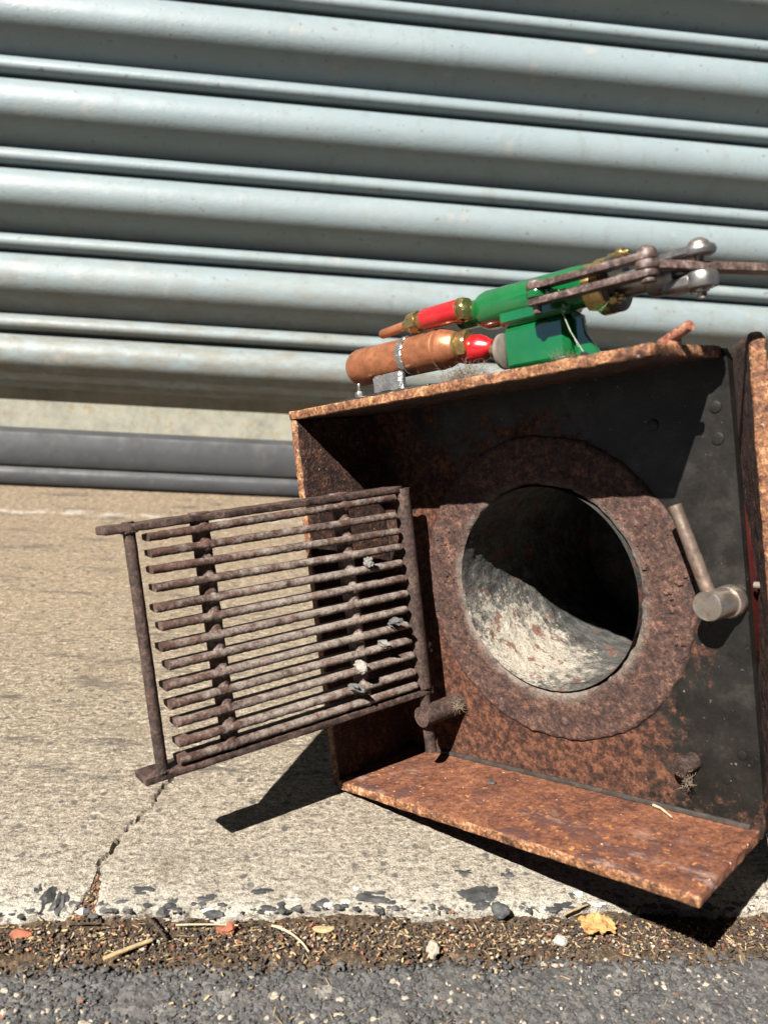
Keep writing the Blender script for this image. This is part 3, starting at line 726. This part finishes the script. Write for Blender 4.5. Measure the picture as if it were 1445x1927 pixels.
# hinge post, pin and outer post
gpart(MB().rough_cyl(G(0, .234), G(0, .785), .0225 * S, .00012, 28, 120, seed=2), 'hinge_post', RUST_BAR)
gpart(MB().rough_cyl(G(-.003, .052), G(0, .218), .0155 * S, .00012, 24, 30, seed=5), 'hinge_pin', RUST_BAR)
gpart(MB().rough_cyl(G(.735, .225), G(.738, .797), .0135 * S, .00012, 24, 80, seed=4), 'outer_post', RUST_BAR)
# top and bottom flats
def flat(z0, z1, ux, uy, name, zs=0.0):
    mb = MB()
    poly = []
    for k in range(9):
        a = -math.pi / 2 + math.pi * k / 8; poly.append((ux - .02 + -math.cos(a) * .02 * 1.0 if False else ux + .018 - math.cos(a) * .018, math.sin(a) * .024))
    poly = [(uy, .024)] + [(ux + .022 - math.cos(a_) * .022, math.sin(a_) * .024) for a_ in [math.pi / 2 - math.pi * k / 10 for k in range(11)]] + [(uy, -.024)]
    n = len(poly); seg = 50; pts = []
    def xf(p): return G(p.x / S, p.z / S, p.y / S)
    mb.box(Vector((ux + .02, -.062, z0)) * S, Vector((uy, .016, z1)) * S, bev=.0006, step=.003, amp=.00022, freq=200, xf=xf)
    cap = [(ux + .0205 - math.cos(a_) * .022, -.023 + math.sin(a_) * .0385) for a_ in [math.pi / 2 - math.pi * k / 12 for k in range(13)]]
    lo = [G(u, z0 + .001, n_) for u, n_ in cap]; hi = [G(u, z1 - .001, n_) for u, n_ in cap]
    k = len(cap); mb.add(lo + hi, [tuple(range(k)), tuple(range(2 * k - 1, k - 1, -1))] + [(i, i + 1, k + i + 1, k + i) for i in range(k - 1)])
    return gpart(mb, name, RUST_BAR)
flat(.774, .7925, -.005, .793, 'top_rail'); flat(.2145, .2335, -.036, .780, 'bottom_rail')
# thirteen fire bars: rounded front, thin web behind
zl = [.757, .721, .684, .643, .598, .555, .509, .465, .421, .377, .333, .287, .248]
zr = [.764, .716, .673, .630, .587, .545, .503, .461, .418, .376, .334, .288, .250]
rg = random.Random(11)
for k, (a, b) in enumerate(zip(zl, zr)):
    mb = MB(); u0 = .035 + rg.uniform(-.004, .006); u1 = .702 + rg.uniform(-.008, .006)
    sec = [(.0103 * math.sin(t), .011 * math.cos(t)) for t in [(-1.15 + 2.3 * i / 8) for i in range(9)]] + [(.0095, -.012), (.006, -.044), (-.006, -.044), (-.0095, -.012)]
    mseg = 220; ns = len(sec); pts = []
    for i in range(mseg + 1):
        t = i / mseg; u = u0 + (u1 - u0) * t; zc = b + (a - b) * t
        ash_ = .0002
        for (dz, dn) in sec:
            p = G(u, zc + dz, dn + .012); q_ = p * 200
            cvec = Vector((0, 0, dz * S)) + N * (dn * S)
            p = p + cvec.normalized() * (ash_ * noise.noise(p * 330 + Vector((k, 0, 0))) + .00022 * noise.noise(p * 900))
            if i == 0: p = p - U * .0
            pts.append(p)
    o = len(mb.v); mb.grid(pts, mseg + 1, ns, closev=True)
    mb.f += [tuple(range(ns)), tuple(mseg * ns + j for j in reversed(range(ns)))]; mb.mi += [0, 0]
    gpart(mb, 'fire_bar', GRATE, 50)
for u, nm in ((.566, .0215), (.187, .021)):
    mb = MB().rough_cyl(G(u, .230, -.010), G(u + .006, .780, -.010), nm * S, .0003, 24, 80, seed=u * 10)
    # scaly collars where each bar is welded on
    for a, b in zip(zl, zr):
        z = b + (a - b) * (u - .035) / .65
        mb.rock(G(u + .003, z, .002), .0040, z * 40, (1.0, .8, .9), 2, .2)
    mb.cyl(G(u + .006, .788, -.01), G(u + .006, .7965, -.01), .026 * S, n=20)
    gpart(mb, 'cross_bar', GRATE, 50)

mb = MB()
for (u, z) in ((.738, .233), (.738, .774), (0, .234), (.0, .774)):
    for k in range(14):
        a = k * 2 * math.pi / 14; mb.rock(G(u + math.cos(a) * .015, z, math.sin(a) * .015), .0009, k + z * 50, (1.2, 1.2, .8), 1, .4)
    sub_ = gpart(mb, 'weld_bead', RUST_BAR); mb = MB()
# clinker caught on the bars
def lump(u, z, r, mat, seed, label, sq=(1, 1, 1), name='clinker_lump', nlump=1):
    c = G(u, z, .03); mb = MB()
    for k in range(nlump):
        o = Vector((random.uniform(-1, 1), random.uniform(-.6, .6), random.uniform(-1, 1))) * r * (.75 if nlump > 1 else 0)
        mb.rock(c + o, r * (.8 if k == 0 else random.uniform(.2, .45)), seed + k, sq, 2, .7)
    e = frame(name, c, label, 'clinker'); o_ = mb.build('crust', mat, None, c, 30)
    # one mesh: take the frame of the box directly
    o_.name = name; o_.matrix_world = e.matrix_world.copy(); tag(o_, label, 'clinker'); bpy.data.objects.remove(e); o_.name = name
    return o_
lump(.149, .610, .0025, ASH, 3, 'pale grey crumbly clinker high on the grate bars, near the right cross bar', (1.1, .8, 1.2), nlump=26)
lump(.094, .441, .0034, CHAR, 9, 'dark grey clinker flake on the grate bars close to the hinge post', (1.7, .7, .8), nlump=4)
lump(.132, .389, .0026, ASH, 14, 'small dull grey clinker crust just below the dark flake on the grate', (1.6, .7, .8), nlump=18)
lump(.208, .349, .0036, ASHW, 21, 'cream white clinker lump in the lower right part of the grate', (1.5, .8, .9), nlump=34)
lump(.235, .304, .0040, CHAR, 31, 'charcoal dark wedge of clinker just under the cream lump', (1.6, .7, .8), nlump=2)

# ------------------------------------------------------------------ green pump on top of the box
ZT = 1.0 + T
YP = .13
PB = L(.72, YP, ZT)
pump = frame('pump', PB, 'gloss green pump with brass gland and rusty lever links on the box top', 'pump')
def pp(mb, name, mat, parent=pump, smooth=35): return mb.build(name, mat, parent, PB, smooth)
zb = 1.167
mb = MB()
mb.lathe(L(.50, YP, 1.178), L(.9, YP, 1.175), [(0, 0), (0, .030 * S), (.045 * S, .031 * S), (.058 * S, .034 * S), (.066 * S, .040 * S), (.082 * S, .044 * S), (.30 * S, .0435 * S), (.335 * S, .042 * S), (.345 * S, .038 * S), (.345 * S, 0)], 56)
# column: wide block under the barrel, ledge, foot
mb.box(L(.622, YP - .0385, 1.126), L(.80, YP + .037, 1.170), bev=.0022)
mb.box(L(.626, YP - .034, ZT + .006), L(.792, YP + .034, 1.1275), bev=.0026)
mb.box(L(.624, YP - .060, ZT), L(.845, YP + .06, ZT + .007), bev=.0006)
# web flaring to the right
mb.prism([(.79 * S, ZT * S), (.79 * S, 1.135 * S), (.812 * S, 1.12 * S), (.818 * S, 1.08 * S), (.85 * S, ZT * S)], 'y', (YP - .008) * S, (YP + .008) * S)
# lug carrying the links
mb.box(L(.74, .048, 1.162), L(.79, YP, 1.176), bev=.0008)
mb.cyl(L(.758, .052, 1.161), L(.758, .052, 1.177), .022 * S, n=32)
mb.box(L(.80, YP - .03, 1.08), L(.85, YP + .03, 1.165), bev=.002) if False else None
body = pp(mb, 'pump_body', GREEN)
mb = MB().hexnut(L(.838, YP, zb), L(.862, YP, zb), .052 * S, .3)
mb.lathe(L(.86, YP, zb - .003), L(1, YP, zb - .003), [(0, 0), (0, .052 * S), (.002 * S, .056 * S), (.022 * S, .056 * S), (.026 * S, .052 * S), (.026 * S, 0)], 48)
g_ = pp(mb, 'gland', BRASS_BRIGHT)
mb = MB().lathe(L(.8875, YP, zb - .003), L(1, YP, zb - .003), [(0, .03 * S), (0, .055 * S), (.012 * S, .055 * S), (.014 * S, .052 * S), (.014 * S, 0)], 48)
pp(mb, 'gland_flange', DARKIRON, g_)
for (dy, dz) in ((-.035, -.038), (.0, .052)):
    mb = MB().cyl(L(.88, YP + dy, zb + dz), L(.925, YP + dy, zb + dz), .0065 * S, n=14).hexnut(L(.9, YP + dy, zb + dz), L(.914, YP + dy, zb + dz), .0125 * S)
    pp(mb, 'gland_stud', BRASS, g_)
mb = MB().cyl(L(.88, YP, 1.158), L(1.0, YP, 1.158), .0245 * S, n=36)
ram = pp(mb, 'ram', STEEL)
# clevis at the end of the ram
mb = MB().cyl(L(.960, YP, 1.156), L(1.022, YP, 1.156), .0355 * S, n=48, bev=.0022)
mb.box(L(.99, YP - .029, 1.1760), L(1.056, YP + .029, 1.1945), bev=.0016).cyl(L(1.06, YP, 1.1755), L(1.06, YP, 1.195), .0305 * S, n=48, bev=.0016)
mb.box(L(.99, YP - .029, 1.117), L(1.056, YP + .029, 1.148), bev=.0018).cyl(L(1.06, YP, 1.1165), L(1.06, YP, 1.1485), .0305 * S, n=48, bev=.0018)
clev = pp(mb, 'clevis', POLISH, ram)
mb = MB().lathe(L(1.06, YP, 1.100), L(1.06, YP, 1.3), [(0, 0), (0, .0085 * S), (.09 * S, .0085 * S), (.0935 * S, .021 * S), (.097 * S, .0205 * S), (.103 * S, .016 * S), (.108 * S, .008 * S), (.1095 * S, 0)], 28)
mb.cyl(L(1.06, YP, 1.111), L(1.06, YP, 1.1225), .0135 * S, n=20).tube([L(1.04, YP - .004, 1.1135), L(1.085, YP - .006, 1.117)], .0035 * S, 8)
pp(mb, 'clevis_pin', KNOBM, ram)
# links: two flat bars from the lug to the lever pin
YL = .05
def link(z, xa, xb, name='link'):
    poly = []
    for k in range(11): a = math.pi / 2 + math.pi * k / 10; poly.append(((xa + math.cos(a) * .019) * S, (YL + math.sin(a) * .019) * S))
    for k in range(11): a = -math.pi / 2 + math.pi * k / 10; poly.append(((xb + math.cos(a) * .019) * S, (YL + math.sin(a) * .019) * S))
    return pp(MB().prism(poly, 'z', z * S, (z + .0125) * S, bev=.0003), name, RUST_LINK)
link(1.1775, .757, .998); link(1.1465, .757, .998)
mb = MB().cyl(L(.757, YL, 1.130), L(.757, YL, 1.192), .009 * S, n=20)
mb.lathe(L(.757, YL, 1.190), L(.757, YL, 1.3), [(0, 0), (0, .0165 * S), (.004 * S, .0155 * S), (.008 * S, .010 * S), (.010 * S, 0)], 24)
pp(mb, 'lug_pin', RUST_LINK)
mb = MB().cyl(L(.998, YL, 1.137), L(.998, YL, 1.196), .009 * S, n=20)
mb.lathe(L(.998, YL, 1.190), L(.998, YL, 1.3), [(0, .018 * S), (.004 * S, .0175 * S), (.009 * S, .014 * S), (.013 * S, .0075 * S), (.0145 * S, 0)], 24).cyl(L(.998, YL, 1.1365), L(.998, YL, 1.1445), .0145 * S, n=18)
pp(mb, 'lever_pin', RUST_LINK)
# lever through the clevis
mb = MB(); q0 = L(.998, YL, 1.1675); q1 = L(1.31, YL + .43, 1.112); ln_ = (q1 - q0).length; ax = (q1 - q0).normalized(); sd = Vector((0, 0, 1)).cross(ax).normalized(); up_ = ax.cross(sd)
mb.box((0, -.0029, -.0016), (ln_, .0029, .0016), bev=.0004, step=.004, amp=.00008, freq=200, xf=lambda p: q0 + ax * p.x + sd * p.y + up_ * p.z)
mb.cyl(L(.998, YL, 1.160), L(.998, YL, 1.176), .022 * S, n=28)
pp(mb, 'lever', RUST_LINK)
# red union on the suction neck, brass hex plug and nut, copper pipe
YU = .085
mb = MB().cyl(L(.418, YU, 1.1855), L(.534, YU, 1.186), .0255 * S, n=40, bev=.0016)
mb.cyl(L(.515, YU, 1.184), L(.515, YP + .01, 1.182), .0245 * S, n=32)
un = pp(mb, 'red_union', RED)
mb = MB().lathe(L(.533, YU, 1.186), L(.6, YU, 1.186), [(0, 0), (0, .0262 * S), (.004 * S, .0262 * S), (.004 * S, 0)], 36).hexnut(L(.537, YU, 1.186), L(.553, YU, 1.186), .0265 * S, .2)
pp(mb, 'hex_plug', BRASS, un)
mb = MB().lathe(L(.422, YU, 1.1855), L(.3, YU, 1.183), [(0, .02 * S), (.014 * S, .0215 * S), (.02 * S, .0185 * S), (.026 * S, .0185 * S)], 28).hexnut(L(.404, YU, 1.185), L(.378, YU, 1.1845), .0275 * S, .35)
mb.lathe(L(.379, YU, 1.1845), L(.3, YU, 1.18), [(0, .019 * S), (.010 * S, .0165 * S), (.020 * S, .0135 * S), (.022 * S, 0)], 28)
pp(mb, 'union_nut', BRASS, un)
mb = MB().cyl(L(.37, YU, 1.1845), L(.275, YU, 1.178), .0115 * S, n=24, bev=.0008)
pp(mb, 'copper_pipe', COPPER, un)
# perforated flange on the side of the column
mb = MB(); nf = 72; cy0, cz0, rf = YP - .012, 1.078, .040
mb.lathe(L(.611, cy0, cz0), L(.7, cy0, cz0), [(0, 0), (0, (rf - .003) * S), (.003 * S, rf * S), (.010 * S, rf * S), (.012 * S, (rf - .003) * S), (.012 * S, 0)], 48)
fl = pp(mb, 'flange', DUSTY, pump)
mb = MB()
for k in range(7):
    a = k * 2 * math.pi / 7 + .4; mb.cyl(L(.6115, cy0 + math.cos(a) * .027, cz0 + math.sin(a) * .027), L(.6101, cy0 + math.cos(a) * .027, cz0 + math.sin(a) * .027), .005 * S, n=14, bev=.0001)
pp(mb, 'flange_hole', BLACKP, fl)

# copper cylinder clamped beside the pump
YC = .10
CB = L(.33, YC, ZT)
cc = frame('copper_cylinder', CB, 'horizontal copper cylinder held by a silver clamp at the left end of the box top', 'copper cylinder')
def cp(mb, name, mat, parent=cc, smooth=35): return mb.build(name, mat, parent, CB, smooth)
zc = 1.1115; rc = .0475
mb = MB().lathe(L(.155, YC, zc), L(.6, YC, zc), [(0, 0), (0, .036 * S), (.003 * S, .0405 * S), (.010 * S, .0445 * S), (.022 * S, .0475 * S), (.075 * S, .0478 * S), (.0755 * S, .0468 * S), (.285 * S, .0468 * S), (.286 * S, .0482 * S), (.292 * S, .0486 * S), (.297 * S, .0482 * S), (.299 * S, .0462 * S), (.305 * S, .0462 * S), (.307 * S, .047 * S), (.313 * S, .047 * S), (.328 * S, .043 * S), (.345 * S, .036 * S), (.352 * S, .030 * S), (.353 * S, 0)], 72)
cyl = cp(mb, 'copper_body', COPPER)
mb = MB().cyl(L(.156, YC, zc), L(.148, YC, zc), .028 * S, n=32); cp(mb, 'end_plug', BRASS)
mb = MB().lathe(L(.504, YC, zc), L(.6, YC, zc), [(0, 0), (0, .0325 * S), (.006 * S, .032 * S), (.008 * S, .028 * S), (.008 * S, 0)], 40).hexnut(L(.511, YC, zc), L(.538, YC, zc), .031 * S, .1); cp(mb, 'hex_plug', BRASS_BRIGHT)
mb = MB(); pts = []
n1 = 60; n2 = 9
for i in range(n1):
    a = math.radians(-70 + 220 * i / (n1 - 1))
    for j in range(n2):
        u = .343 + .020 * j / (n2 - 1); k = 1 if 0 < j < n2 - 1 else 0
        r = (rc + .0005 + .0022 * k) * S; p = L(u, YC, zc) + Vector((0, -math.sin(a + math.pi / 2) * r, math.cos(a + math.pi / 2) * -r))
        p = L(u, YC, zc) + Vector((0, -math.cos(a) * r, math.sin(a) * r)); p += Vector((1, 0, 0)) * .0006 * noise.noise(p * 400)
        p += Vector((0, -math.cos(a), math.sin(a))) * .0003 * noise.noise(p * 700) * k; pts.append(p)
mb.grid(pts, n1, n2)
mb.box(L(.262, YC - .056, ZT + .004), L(.362, YC - .032, ZT + .052), bev=.0014, step=.0012, amp=.0004, freq=330)
clamp = cp(mb, 'clamp', SOLDER)
mb = MB().box(L(.135, YC - .06, ZT + .0005), L(.45, YC + .05, ZT + .0085), bev=.0005); cp(mb, 'base_strap', BLACKP)
mb = MB().hexnut(L(.205, YC - .045, ZT + .008), L(.205, YC - .045, ZT + .022), .013 * S).cyl(L(.205, YC - .045, ZT + .02), L(.205, YC - .045, ZT + .042), .0055 * S, n=16)
for k in range(6): mb.lathe(L(.205, YC - .045, ZT + .023 + k * .003), L(.205, YC - .045, ZT + 1), [(0, .0055 * S), (.0008 * S, .0066 * S), (.0018 * S, .0055 * S)], 16)
cp(mb, 'strap_bolt', STEEL)
mb = MB().lathe(L(.490, YC + .016, 1.099), L(.7, YC + .022, 1.090), [(0, 0), (0, .026 * S), (.02 * S, .031 * S), (.045 * S, .0335 * S), (.062 * S, .032 * S), (.078 * S, .026 * S), (.088 * S, .0175 * S), (.1 * S, .0165 * S), (.1 * S, 0)], 40)
rd = cp(mb, 'red_elbow', RED, smooth=80)
mb = MB().cyl(L(.585, YC + .015, 1.086), L(.602, YC + .018, 1.083), .0165 * S, n=24).hexnut(L(.590, YC + .016, 1.084), L(.6035, YC + .018, 1.082), .017 * S, .5); cp(mb, 'hex_nut', BRASS, rd)

# lint caught under the fittings
def tangle(c, sp, n, ln, r, seed):
    rr = random.Random(seed); mb = MB()
    for k in range(n):
        p = Vector(c) + Vector((rr.gauss(0, sp[0]), rr.gauss(0, sp[1]), abs(rr.gauss(0, sp[2])))); d = Vector((rr.gauss(0, 1), rr.gauss(0, 1), rr.gauss(0, .7))).normalized(); pts = [p]
        for j in range(6):
            d = (d + Vector((rr.gauss(0, .5), rr.gauss(0, .5), rr.gauss(0, .5)))).normalized(); pts.append(pts[-1] + d * ln / 6)
        mb.tube(pts, r, 4, taper=.4)
    return mb
def placed(mb, name, mat, base, label, cat, group=None, kind=None, smooth=40, world=False):
    o = mb.build(name, mat, None, base, smooth)
    if world: o.location = base
    else:
        m_ = RW.to_4x4(); m_.translation = ORG + RW @ Vector(base); o.matrix_world = m_
    return tag(o, label, cat, group, kind)
b = L(.55, .05, ZT); placed(tangle(b, (.006, .003, .0028), 420, .006, .00008, 1), 'lint_tuft', FLUFF, b, 'fuzzy brown lint tuft caught beneath the red elbow on the box top', 'lint')
b = L(.80, .07, ZT); placed(tangle(b, (.003, .002, .0018), 110, .005, .00006, 2), 'dust_tuft', FLUFF, b, 'small tuft of dust and cobweb at the right foot of the green pump', 'lint')
b = L(.228, .262, .162); placed(tangle(b, (.0024, .0012, .0016), 90, .005, .00014, 4), 'root_tuft', ROOT, b, 'tangle of dry brown rootlets caught beside the hinge lug', 'dry roots')
b = L(.885, .26, .085); placed(tangle(b, (.0009, .0009, .0034), 50, .004, .00014, 6), 'straw_wad', ROOT, b, 'wad of dry fibres hanging below the snapped stud, low on the black plate', 'dry fibres')
b = L(.83, .07, ZT); mb = MB().tube([L(.80, .07, 1.13), L(.815, .07, 1.085), L(.845, .07, 1.03)], .0002, 6).tube([L(.80, .075, 1.12), L(.83, .07, 1.05)], .0001, 5).tube([L(.86, .07, 1.1), L(.91, .06, 1.12)], .00007, 5).tube([L(.85, .07, 1.09), L(.89, .06, 1.105), L(.92, .06, 1.13)], .00006, 5)
placed(mb, 'cobweb_strand', COBWEB, L(.83, .07, ZT), 'dusty cobweb strand slanting down from the green pump barrel', 'cobweb')

# broken copper stub on the box top
mb = MB(); pA, pB_ = L(.978, .12, 1.030), L(1.046, .10, 1.052)
mb.rough_cyl(pA, pB_, .0105 * S, .00015, 20, 20)
mb.cyl(L(1.0, .12, ZT), L(1.0, .12, ZT + .018), .017 * S, n=20)
placed(mb, 'pipe_stub', [rust_mat('red_rusted_copper', (0.09, 0.03, 0.02), (0.24, 0.08, 0.05), (0.34, 0.13, 0.08), (0.42, 0.2, 0.13), 0, big=120, bumpd=.0003)], L(1.0, .12, ZT), 'short broken red brown pipe stub pointing up at the right end of the box top', 'pipe')
mb = MB().rock(L(.848, .06, ZT + .006), .0017, 3, (1, 1, .9), 2, .4)
placed(mb, 'black_crumb', BLACKP, L(.848, .06, ZT), 'tiny black crumb on the box top to the right of the pump', 'crumb')

# ------------------------------------------------------------------ plate standing at the right of the box
Bp = L(1.065, .318, 0)
fbar = frame('steel_upright', Bp + L(0, 0, -.33), 'thick rusty steel upright with rounded top at the right edge of the photo', 'steel plate', rotz=math.radians(28))
mb = MB(); wt_, dp, top = .0335 * S, .29 * S, 1.045 * S
def xf(p):
    # round the top corners
    z = p.z; r = .02 * S
    if z > top - r:
        k = (z - (top - r)) / r; p = Vector((wt_ / 2 + (p.x - wt_ / 2) * math.sqrt(max(0.02, 1 - (k * .93) ** 2)), p.y + (0 if p.y > dp * .5 else k * k * .006), z))
    return p + Vector((0, 0, .33 * S))
mb.box((0, 0, -.325 * S), (wt_, dp, top), bev=.0009, step=.003, amp=.0004, freq=150, xf=xf)
up = mb.build('upright_plate', [RUST_PIT, RUST_EDGE], fbar, (0, 0, 0), 45)
for p in up.data.polygons:
    if p.normal.y < -.5: p.material_index = 1
# pipes glimpsed in the slot
mb = MB().cyl(L(1.0, .42, .505), L(1.2, .42, .50), .008 * S, n=20)
placed(mb, 'valve_rod', DUSTY, L(1.0, .42, .505), 'pale round rod seen through the slot beside the latch handle', 'rod')

# ------------------------------------------------------------------ small loose things
def gobj(mb, name, mat, x, y, z, label, cat, group=None, smooth=30): return placed(mb, name, mat, Vector((x, y, z)), label, cat, group, world=True, smooth=smooth)
ESTONE = flat_mat('dark_aggregate', (0.03, 0.031, 0.031), 0.75, 0.5, 200)
mb = MB(); rk = random.Random(17)
for k in range(170):
    x = rk.uniform(-.13, .24); y = edge_y(x) + abs(rk.gauss(0.0005, .0045)); r = rk.choice((.0006, .0009, .0012, .0018, .0024)) * rk.uniform(.8, 1.2)
    mb.rock((x, y, -.0002 - r * .15), r, k * 1.7, (rk.uniform(.8, 1.7), rk.uniform(.6, 1), .4), 2, .7, rk.choice((0, 0, 1, 1, 2, 3)))
tag(mb.build('kerb_aggregate', [ESTONE, DSTONE, SLATE, flat_mat('lime_grit', (0.62, 0.6, 0.55))], smooth=30), kind='stuff')
stones = [(-0.1066, .2995, .0055, (.55, 1.1, .35), 'dark elongated stone set in the kerb edge, second from the left photo edge'),
          (-0.1010, .298, .0055, (.6, 1.15, .35), 'dark leaf shaped stone in the kerb just left of the dirt filled crack'),
          (-0.1125, .3045, .003, (.6, 1.2, .3), 'thin dark stone sliver at the far left of the kerb'),
          (-0.0670, .3035, .0042, (1.5, .6, .3), 'flat grey stone just right of the dirt filled crack'),
          (-0.0360, .2990, .0048, (1.6, .6, .3), 'long dark grey stone in the white kerb edge below the grate corner'),
          (-0.0030, .2925, .0038, (1.1, .8, .35), 'rounded dark stone in the kerb edge above the straw strewn gutter'),
          (-0.0120, .3020, .0045, (1.6, .45, .3), 'slim slate grey stone above the rounded one in the kerb'),
          (0.0390, .2985, .0055, (1.35, .65, .35), 'dark stone beside the white chipped patch of kerb'),
          (0.0900, .2985, .0085, (1.25, .75, .3), 'largest dark grey stone exposed in the kerb under the box lip'),
          (0.0865, .3145, .0040, (1.3, .6, .3), 'small oval grey stone lying flat in the concrete below the box lip'),
          (0.1060, .3130, .0036, (1.0, .9, .3), 'grey stone at the edge of the box shadow on the concrete')]
for k, (x, y, r, sq, lab) in enumerate(stones):
    gobj(MB().rock((x, y, -.0008), r, k * 2.3 + 1, sq, 3, .7), 'embedded_stone', [ESTONE, DSTONE][k % 3 == 1], x, y, -.0008, lab, 'stone', 'dark stones set in the kerb')
gobj(MB().rock((.0973, .2890, .001), .0040, 40, (1, 1, .8), 3, .3), 'pebble', SLATE, .0973, .2890, .001, 'rounded blue grey pebble sitting against the kerb edge', 'pebble')
gobj(MB().rock((.0637, .2705, -.002), .0032, 41, (.9, 1.2, .9), 3, .4), 'pebble', PEBB, .0637, .2705, -.002, 'tan pebble in the litter at the foot of the kerb', 'pebble')
gobj(MB().rock((.122, .2745, -.002), .0025, 43, (1.2, 1, .8), 3, .4), 'pebble', WHITEST, .122, .2745, -.002, 'pale pebble in the litter just below the yellow leaf', 'pebble')
def strawpiece(a, b, r, mat, label, name='straw', bend=.001, flatk=1):
    a, b = Vector(a), Vector(b); mid = (a + b) / 2 + Vector((bend, bend, .0005)); n = 12; pts = []
    for i in range(n + 1): t = i / n; pts.append(a * (1 - t) ** 2 + mid * 2 * t * (1 - t) + b * t * t)
    mb = MB().tube(pts, r, 8, taper=.8); return gobj(mb, name, mat, a.x, a.y, a.z, label, name.replace('_', ' '))
strawpiece((-.0745, .2668, -.001), (-.0565, .2758, -.0005), .0010, STRAW, 'broad pale yellow split straw lying across the gutter at left', bend=.0002)
strawpiece((-.0065, .2835, -.001), (.0100, .2690, -.001), .0005, STRAW2, 'long curved tan stalk in the gutter below the grate shadow', bend=.003)
strawpiece((-.0480, .284, -.0008), (-.0210, .2835, -.0008), .0004, STRAW2, 'thin straight stalk ending at the terracotta fragment', bend=.0004)
strawpiece((-.062, .289, .0), (-.0505, .276, -.001), .0006, CHIP2, 'dark twig slanting off the kerb right of the crack', name='twig', bend=.0005)
strawpiece((.127, .2865, .0005), (.140, .292, .001), .0005, STRAW, 'short straw leaning on the kerb beside the yellow leaf', bend=.0004)
gobj(MB().rock((-.0262, .2828, -.002), .0032, 50, (1.2, .9, .6), 2, .7), 'terracotta_fragment', TERRA, -.0262, .2828, -.002, 'orange terracotta fragment in the gutter below the kerb', 'fragment')
gobj(MB().rock((-.112, .2815, -.002), .0030, 55, (1.5, .8, .5), 2, .7), 'terracotta_fragment', TERRA, -.112, .2815, -.002, 'reddish terracotta fragment near the left photo edge in the gutter', 'fragment')
gobj(MB().rock((.0165, .2820, -.002), .0026, 58, (1.8, .7, .4), 2, .5), 'bark_chip', STRAW, .0165, .2820, -.002, 'orange tan bark chip lying in the gutter, middle of the photo', 'bark chip')
# crinkled yellow leaf
mb = MB(); n = 22; pts = []
for i in range(n):
    for j in range(n):
        u, v = i / (n - 1) * 2 - 1, j / (n - 1) * 2 - 1; r = 1 + .35 * noise.noise(Vector((u * 2.5, v * 2.5, 3)))
        x = .1405 + u * .0085 * r * math.sqrt(1 - v * v * .45); y = .2800 + v * .0055 * r * math.sqrt(1 - u * u * .4)
        pts.append((x, y, .0006 + .0022 * noise.noise(Vector((u * 1.8, v * 1.8, 0))) + .0012 * noise.noise(Vector((u * 6, v * 5, 1))) + .001 * abs(v)))
mb.grid(pts, n, n); mb.grid([(x, y, z - .00015) for x, y, z in pts], n, n, flip=True)
gobj(mb, 'dry_leaf', LEAF, .1405, .28, 0, 'crinkled golden yellow dry leaf in the gutter beneath the box corner', 'leaf')
# bits lying on the bottom plate
placed(MB().rock(L(.3814, .199, .004), .0016, 61, (1.5, 1, .6), 2, .6), 'grit_flake', DSTONE, L(.3814, .199, 0), 'small dark flake lying on the rusty bottom plate', 'grit')
placed(MB().tube([L(.785, .285, .006), L(.81, .272, .010), L(.845, .252, .006)], .0007, 7, taper=.6), 'straw', STRAW2, L(.785, .285, 0), 'bent pale straw lying on the bottom plate near its right end', 'straw')
placed(MB().rock(L(.1567, .262, .336), .0012, 63, (1, 1, 1), 2, .6).rock(L(.152, .262, .326), .0008, 64, (1, 1, 1), 2, .6).rock(L(.160, .262, .318), .0009, 65, (1, 1, 1), 2, .6), 'lime_crumb', WHITEST, L(.1567, .262, .336), 'white lime crumbs stuck beside the hinge post of the grate', 'lime crumb')
